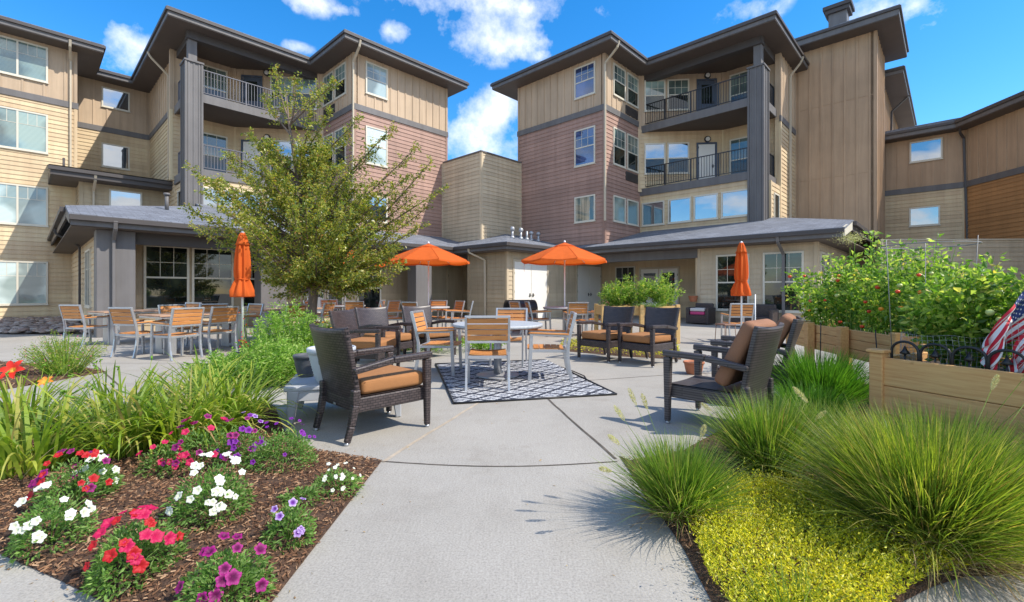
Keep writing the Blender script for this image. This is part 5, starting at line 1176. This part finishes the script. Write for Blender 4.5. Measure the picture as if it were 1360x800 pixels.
# ---------------------------------------------------------------- the tree
def tree():
    TX, TY = -4.33, 10.0
    t = thing('garden_tree', 'young small leaved tree with an uneven feathery crown in front of the left wing', 'tree', (TX, TY, 0))
    loc = lambda px, py, dy: Vector(((px-680)/F*(TY+dy)-TX, dy, CAMH+(HZ-py)/F*(TY+dy)))
    m = MB(); m.tube([(.0, 0, 0), (-.03, 0, .5), (.02, .02, 1.1), (-.02, 0, 1.8), (-.14, .03, 2.8), (-.34, 0, 3.8), (-.5, 0, 4.8), (-.56, 0, 5.5)], [.125, .105, .095, .085, .06, .04, .022, .008], 12); m.build('trunk', 'bark', t)
    tips = [(366, 92), (392, 105), (350, 130), (430, 118), (446, 110), (378, 140), (410, 150), (332, 176), (350, 190), (478, 158), (460, 180), (520, 170), (500, 200), (554, 195), (572, 215), (540, 235), (566, 277), (545, 265), (300, 205), (318, 230),
            (250, 221), (275, 240), (248, 276), (258, 300), (285, 305), (560, 300), (530, 325), (535, 350), (512, 342), (505, 372), (372, 392), (395, 385), (460, 392), (480, 385), (590, 250), (440, 150), (398, 200)]
    T = [(loc(x, y, random.uniform(-.7, .7)), 1.0) for x, y in tips]
    for k in range(155):
        a = random.uniform(0, 2*PI); zc = 1.38+2.95*random.random()**1.5; rr = (2.25 if zc < 3.1 else 2.25-(zc-3.1)*1.25)*math.sqrt(random.uniform(.12, 1)); 
        if zc < 1.8: rr *= .7+.3*(zc-1.15)/.65
        v_ = Vector((rr*math.cos(a)*1.03-.08*(zc-1.2), rr*math.sin(a)*.9, zc)); q_ = TY+v_.y; qx = 680+F*(v_.x+TX)/q_; qy = HZ-(zc-CAMH)*F/q_
        if qx < 352 and qy > 300 or qx < 270: continue
        T.append((v_, .8))
    P = []; D = []; m = MB(); tr = lambda z: Vector((0, 0, z)) if z < 1.8 else Vector((-.02-.155*(z-1.8), 0, z))
    for e, wgt in T:
        hor = math.hypot(e.x-tr(min(e.z, 4)).x, e.y); z0 = max(1.25, min(4.9, e.z-.35-.75*hor*random.uniform(.5, 1))); b = tr(z0); c = b+(e-b)*.5+Vector((0, 0, -.08*hor+random.uniform(-.1, .25)))
        c += Vector((random.gauss(0, .12), random.gauss(0, .12), 0)); L_ = (e-b).length
        B = lambda u: b*(1-u)**2+c*2*u*(1-u)+e*u*u
        m.tube([B(i/6) for i in range(7)], [max(.003, (.008+.012*L_)*(1-.88*i/6)) for i in range(7)], 5, False)
        nt = int(11+13*L_)
        for i in range(nt):
            u = .25+.76*((i+random.random())/nt)**.85; p = B(min(1, u)); tl = (.15+.40*(1-min(1, u)))*random.uniform(.5, 1.2)
            tan = (e-b).normalized(); s = Vector((random.gauss(0, 1), random.gauss(0, 1), random.gauss(.1, .7))).normalized(); d = (tan*.9+s).normalized()
            for q in range(14):
                v = random.random(); pp = p+d*tl*v; P.append(pp+Vector((random.gauss(0, .02), random.gauss(0, .02), random.gauss(0, .02)))); D.append(d+Vector((random.gauss(0, .8), random.gauss(0, .8), random.gauss(-.1, .6))))
    m.build('branches', 'bark', t)
    P = np.array(P); D = np.array(D); n = len(P); l = rng.uniform(.036, .075, n); V, Fq = leafset(P, D, l, l*.52, .15, .1); fast('crown', V, Fq, 'leaf_tree', t); print('tree leaves', n)
tree()
# ---------------------------------------------------------------- raised beds
def planks(x0, x1, y0, y1, zs, axis, T=.035):
    m = MB()
    for z0, z1 in zs:
        m.bb(x0, x1, y0, y1, z0+.003, z1-.003)
    return m
def raised(label, x, y, deg, L, Wd, z0, z1, mat, posts, nb=2, cap=True, group=None):
    """corner at origin, front face runs along local +x, bed depth along +y"""
    t = thing('raised_bed', label, 'raised bed', (x, y, 0), R(deg), group); h = (z1-z0)/nb; zs = [(z0+k*h, z0+(k+1)*h) for k in range(nb)]
    for (a, b, c, d) in ((.07, L-.07, .02, .055), (.07, L-.07, Wd-.055, Wd-.02)):
        m = MB()
        for q0, q1 in zs: m.bb(a, b, c, d, q0+.002, q1-.002)
        m.build('side_board', mat, t, .004)
    for (a, b) in ((.02, .055), (L-.055, L-.02)):
        m = MB()
        for q0, q1 in zs: m.bb(a, b, .09, Wd-.09, q0+.002, q1-.002)
        m.build('end_board', mat, t, .004)
    for i in range(posts):
        px = .045+(L-.09)*i/(posts-1)
        for py in (.0, Wd):
            yy = py-.045 if 0 < i < posts-1 and py == 0 else (py+.045 if 0 < i < posts-1 else (py+.045 if py == 0 else py-.045)); m = MB(); m.bb(px-.045, px+.045, yy-.045, yy+.045, 0, z1+.03); o = m.build('post', mat, t, .006)
            if cap: m = MB(); m.bb(px-.06, px+.06, yy-.06, yy+.06, z1+.031, z1+.055); m.build('post_cap', mat, o, .005)
    m = MB(); m.grid(lambda u, v: (.06+(L-.12)*u, .06+(Wd-.12)*v, z1-.07+.012*math.sin(9*u)*math.sin(7*v)), 12, 6, .05); m.build('soil', 'soil', t)
    return t
RG = 'cedar raised beds'
raised('near cedar raised bed with black arched edging along its front', 2.72, 3.52, -66, 1.75, .85, .28, .70, 'cedar', 2, 2, True, RG)
raised('long cedar raised bed on legs behind the right wicker armchairs, full of tomatoes', 4.0, 6.75, -98, 2.35, .85, .44, .76, 'cedar', 4, 3, False, RG)
raised('pale yellow wooden raised bed behind the wicker armchair pair', 2.0, 10.3, 2, 1.78, .8, .64, .85, 'cedar_light', 3, 1, False, RG)
def lw(x, y, deg, lx, ly): a = R(deg); return (x+lx*math.cos(a)-ly*math.sin(a), y+lx*math.sin(a)+ly*math.cos(a))
# arched edging
def arch(k):
    t = thing('arched_edging', '', 'garden edging', (*lw(2.72, 3.52, -66, .19+.18*k, .09), .66), R(-66+random.uniform(-4, 4)), 'black arched edging pieces on the near raised bed')
    t['label'] = ('leftmost', 'second from left', 'third from left', 'fourth from left, in front of the flag')[k]+' black arched edging piece with spear tip' if k < 3 else 'black arched edging piece with spear tip in front of the flag'
    m = MB(); m.tube([(-.085, 0, -.06), (-.085, 0, .09)]+[(-.085*math.cos(a), 0, .09+.075*math.sin(a)) for a in [PI*i/10 for i in range(1, 10)]]+[(.085, 0, .09), (.085, 0, -.06)], .0095, 8); m.build('arch', 'metal_black', t)
    m = MB(); m.tube([(0, 0, -.06), (0, 0, .08)], .006, 6); m.tube([(0, 0, .07), (0, 0, .08), (0, 0, .10), (0, 0, .135)], [.01, .034, .018, .002], 4); m.build('spear', 'metal_black', t)
    m = MB(); m.tube([(-.12, 0, .02), (.12, 0, .02)], .006, 6); m.build('cross_bar', 'metal_black', t)
for k in range(4): arch(k)
# tomato plants
def tomato(label, x, y, z, r, h, ns=60, nl=70, fruit=6, sx=1, rot=0):
    t = shrub('tomato_plant', label, 'tomato plant', x, y, r, h, ns, nl, 'leaf_tomato', (.04, .085), .52, group='tomato plants in the raised beds', z=z, flowers=('leaf_gold', 16, .022), sx=sx, dens=.1, rot=rot)
    for k in range(fruit):
        a = random.uniform(PI*.75, PI*1.75)-rot; q = random.uniform(.6, 1.0); m = MB(); s = random.uniform(.018, .027); c = Vector((r*sx*q*math.cos(a), r*q*math.sin(a), h*random.uniform(.08, .75)))
        m.lathe([(.05*s, -s*.86), (.6*s, -.68*s), (s, 0), (.8*s, .5*s), (.3*s, .75*s), (.05*s, .7*s)], n=12); o = m.build('tomato', ('tomato_red', 'tomato_green', 'tomato_red', 'tomato_amber', 'tomato_green')[k % 5], t, loc=c)
        m = MB(); m.tube([(0, 0, s*.7), (.004, 0, s*1.3)], .002, 4); m.build('calyx', 'leaf_tomato', o)
for lb, lx, h, r in (('airy tomato plant at the far left end of the long raised bed', .22, 1.02, .56), ('tomato plant second from the left in the long raised bed', .75, .92, .42), ('tomato plant in the middle of the long raised bed, before the beige wing corner', 1.2, 1.12, .45), ('tomato plant fourth in the long raised bed, with ripe red fruit', 1.7, 1.08, .45), ('tomato plant at the near end of the long raised bed', 2.15, .98, .45)):
    p = lw(4.0, 6.75, -98, lx, .42); tomato(lb, p[0], p[1], .70, r, h*random.uniform(.92, 1.06), 40, 40, 7)
for lb, lx, ly, h, r in (('tomato plant inside the wire ring in the near raised bed', .35, .5, .88, .42), ('dense tomato plant behind the mesh tube in the near raised bed', .8, .62, .92, .5), ('tomato plant behind the flag in the near raised bed', 1.25, .6, .95, .5)):
    p = lw(2.72, 3.52, -66, lx, ly); tomato(lb, p[0], p[1], .64, r*.9, h*.88, 52, 50, 6)
tomato('tomato plant filling the gap between the two cedar beds', 4.3, 4.3, .3, .55, 1.2, 60, 60, 4)
for lb, x, y, r, h in (('left one of the bushy plants in the pale raised bed', 2.35, 10.6, .38, .62), ('middle one of the bushy plants in the pale raised bed', 2.85, 10.6, .42, .82), ('right one of the bushy plants in the pale raised bed', 3.45, 10.55, .46, .80)):
    shrub('leafy_plant', lb, 'plant', x, y, r, h, 60, 60, 'leaf_tomato', (.03, .07), .4, group='bushy plants in the pale raised bed', z=.80, flowers=('leaf_gold', 20, .03))
shrub('flowering_plant', 'small pink and white flowers at the left end of the pale raised bed', 'flowers', 2.12, 10.45, .18, .25, 30, 14, 'leaf_petunia', (.02, .04), .4, z=.80, flowers=('petal_rose', 60, .03))
shrub('flowering_plant', 'low white edging flowers along the front of the pale raised bed', 'flowers', 3.1, 10.28, .12, .12, 60, 8, 'leaf_petunia', (.02, .03), .4, z=.82, sx=4, flowers=('petal_white', 120, .018))
t = shrub('dill_plant', 'tall dill plant with pale flower heads above the long raised bed', 'dill', 4.15, 5.65, .10, 1.18, 10, 10, 'leaf_bush', (.02, .05), .15, z=.7)
n = 800; P = rng.normal(0, 1, (n, 3))*np.array([.07, .07, .035])+np.array([0, 0, 1.14]); V, Fq = leafset(P, rng.normal(0, 1, (n, 3)), np.full(n, .014), np.full(n, .006)); tag(fast('flower_head', V, Fq, 'seed_head', t), kind='stuff')
# squash leaves behind the flag
t = thing('squash_plant', 'squash plant with broad dark green leaves left of the flag', 'squash plant', (*lw(2.72, 3.52, -66, 1.15, .30), .66), 0)
for k in range(13):
    a = random.uniform(0, 6.3); d = random.uniform(.05, .28); hh = random.uniform(.16, .44); m = MB(); s = random.uniform(.07, .11)
    m.grid(lambda u, v: (s*u**.8*math.cos(v*6.283)*(1+.12*math.cos(5*v*6.283)), s*u**.8*math.sin(v*6.283)*(1+.12*math.cos(5*v*6.283)), .03*math.sin(u*3)+.012*math.cos(v*31)*u), 4, 20)
    o = m.build('leaf', 'leaf_squash', t, loc=(d*math.cos(a), d*math.sin(a), hh)); o.rotation_euler = (random.uniform(.2, 1.1), random.uniform(-.5, .5), random.uniform(0, 6))
    m = MB(); m.tube([(0, 0, -.02), (d*math.cos(a)*.4, d*math.sin(a)*.4, hh*.6), (d*math.cos(a), d*math.sin(a), hh)], .005, 5); m.build('stalk', 'leaf_squash', t)
# wire ring support
x, y = 3.50, 3.88
t = thing('tomato_cage', 'tall wire ring support standing over the tomato plants', 'plant support', (x, y, .6)); 
for z, r in ((.98, .315),): m = MB(); m.tube([(r*math.cos(a), r*math.sin(a), z) for a in [2*PI*k/40 for k in range(41)]], .004, 6); m.build('ring', 'wire', t)
for k in range(3): a = .9+k*2*PI/3; m = MB(); m.tube([(.27*math.cos(a), .27*math.sin(a), -.05), (.32*math.cos(a), .32*math.sin(a), 1.03)], .0032, 6); m.build('leg', 'wire', t)
# chicken-wire tubes
def meshtube(label, x, y, z, r, h, deg0=0, deg1=360):
    t = thing('wire_mesh', label, 'wire mesh', (x, y, z), 0, 'wire mesh guards in the raised beds'); m = MB(); nr = int(h/.032)
    na = int(r*abs(R(deg1-deg0))/.032)
    for k in range(nr+1): m.tube([(r*math.cos(a), r*math.sin(a), h*k/nr+.008*math.sin(5*a)) for a in [R(deg0+(deg1-deg0)*i/24) for i in range(25)]], .0010, 3, False)
    for k in range(na+1): a = R(deg0+(deg1-deg0)*k/na); m.tube([(r*math.cos(a), r*math.sin(a), 0), (r*1.02*math.cos(a+.05), r*1.02*math.sin(a+.05), h/2), (r*math.cos(a), r*math.sin(a), h)], .0010, 3, False)
    m.build('mesh', 'galv', t)
p = lw(2.72, 3.52, -66, .78, .28); meshtube('tube of wire mesh standing behind the black arches', p[0], p[1], .62, .15, .38)
p = lw(2.72, 3.52, -66, .30, .36); meshtube('low curved wire mesh guard at the left end of the near raised bed', p[0], p[1], .62, .24, .26, 90, 330)
# drip lines hanging on the long bed
for k, (lx, dx) in enumerate(((.35, -.12), (1.05, .05), (1.55, -.14), (2.1, .1))):
    a = lw(4.0, 6.75, -98, lx, -.03); b = lw(4.0, 6.75, -98, lx+dx, -.06); m = MB(); m.tube([(*a, .80), ((a[0]+b[0])/2, (a[1]+b[1])/2, .62), (*b, .12)], .006, 6)
    tag(m.build('drip_hose', 'metal_black'), ('black drip hose hanging at the far left of the long cedar bed', 'second black drip hose from the left on the long cedar bed', 'slanted black drip hose at the middle right of the long cedar bed', 'black drip hose nearest the near cedar bed post')[k], 'hose', 'drip hoses on the long cedar bed')
m = MB(); m.tube([(4.9, 9.3, 0), (4.9, 9.3, 1.12)], .012, 6); tag(m.build('thin_post', 'white_metal'), 'thin white metal post beside the white framed chair on the right', 'post')
# ---------------------------------------------------------------- the flags
def flag(label, x, y, z, deg, wd, hh, shear, seed):
    t = thing('american_flag', label, 'flag', (x, y, z), R(deg), 'small American flags on the near raised bed'); m = MB()
    ph = seed
    def fn(u, v):  # u along the fly (13 stripes across v)
        sag = -.62*u*u*hh-shear*u; fold = .030*math.sin(9*u+3*v+ph)*(.3+u)+.018*math.sin(17*v-4*u+ph)*(.2+u)
        return (wd*u*(1-.35*u), fold, (v-1)*hh*(1-.15*u)+sag+.01*math.sin(12*u+ph))
    nu, nv = 40, 39
    m.grid(fn, nu, nv, None)
    mi = []
    for i in range(nu):
        for j in range(nv):
            u = i/nu; s = 12-(j*13//nv)
            mi.append(2 if (u < .4 and s < 7) else (0 if s % 2 == 0 else 1))
    m.mi = mi; m.build('cloth', ['petal_red_flag', 'cloth_white', 'flag_blue'], t)
    st = MB()
    for r_ in range(9):
        for c_ in range(6 if r_ % 2 == 0 else 5):
            u = .4*((c_+.5 if r_ % 2 == 0 else c_+1)/6); v = 1-(7/13)*(r_+.5)/9; a = Vector(fn(u, v)); du = (Vector(fn(u+.01, v))-a).normalized(); dv = (Vector(fn(u, v+.01))-a).normalized(); nn = du.cross(dv).normalized(); R_ = hh*.026
            for sgn in (1, -1):
                b = len(st.v); st.v.append(tuple(a+nn*.0025*sgn))
                for k in range(10): an = PI/2+k*PI/5; rr = R_ if k % 2 == 0 else R_*.4; st.v.append(tuple(a+du*rr*math.cos(an)+dv*rr*math.sin(an)+nn*.0025*sgn))
                for k in range(10): st._f([b, b+1+k, b+1+(k+1) % 10])
    st.build('stars', 'cloth_white', t); m = MB(); m.tube([(-.006, 0, -hh-.35), (-.006, 0, .04)], .006, 8); m.build('staff', 'cedar_light', t)
pm('petal_red_flag', (.55, .012, .03), .7, .05, 5); pm('cloth_white', (.75, .73, .72), .7, .04, 5)
# the cloths hang from short staffs pushed into the bed edge, fly end towards the front left
p = lw(2.72, 3.52, -66, 1.42, .05); flag('small American flag draped over the bed edge at the right picture border', 3.36, 2.93, 1.24, 172, .46, .27, .22, .4)
p = lw(2.72, 3.52, -66, 1.50, -.01); flag('second American flag tucked in front, cut by the picture border', 3.33, 2.84, 1.06, 168, .34, .24, .20, 2.1)

# bits of mulch and dry leaf blown onto the concrete beside the beds
def litter():
    P = []
    for poly, i0, i1, k in ((BED1, 0, 1, 70), (BED1, 4, 7, 40), (BED1, 15, 16, 30), (BED4, 16, 20, 90), (BED4, 3, 6, 40)):
        for _ in range(k):
            i = random.randint(i0, i1) % len(poly); a = poly[i]; b = poly[(i+1) % len(poly)]; u = random.random(); o = random.gauss(0, .07)+random.choice((0, 0, random.gauss(0, .4)))
            P.append((a[0]+(b[0]-a[0])*u+o, a[1]+(b[1]-a[1])*u+random.gauss(0, .06), .004))
    for _ in range(70): P.append((random.uniform(-3, 3), random.uniform(3, 9), .004))
    P = np.array(P); n = len(P); D = np.stack([rng.normal(0, 1, n), rng.normal(0, 1, n), rng.uniform(0, .12, n)], 1); V, Fq = leafset(P, D, rng.uniform(.008, .024, n), rng.uniform(.004, .010, n), .15, 0)
    tag(fast('leaf_litter', V, Fq, 'leaf_dry'), 'small dry leaf bits scattered on the concrete by the beds', 'leaf litter', kind='stuff')
litter()
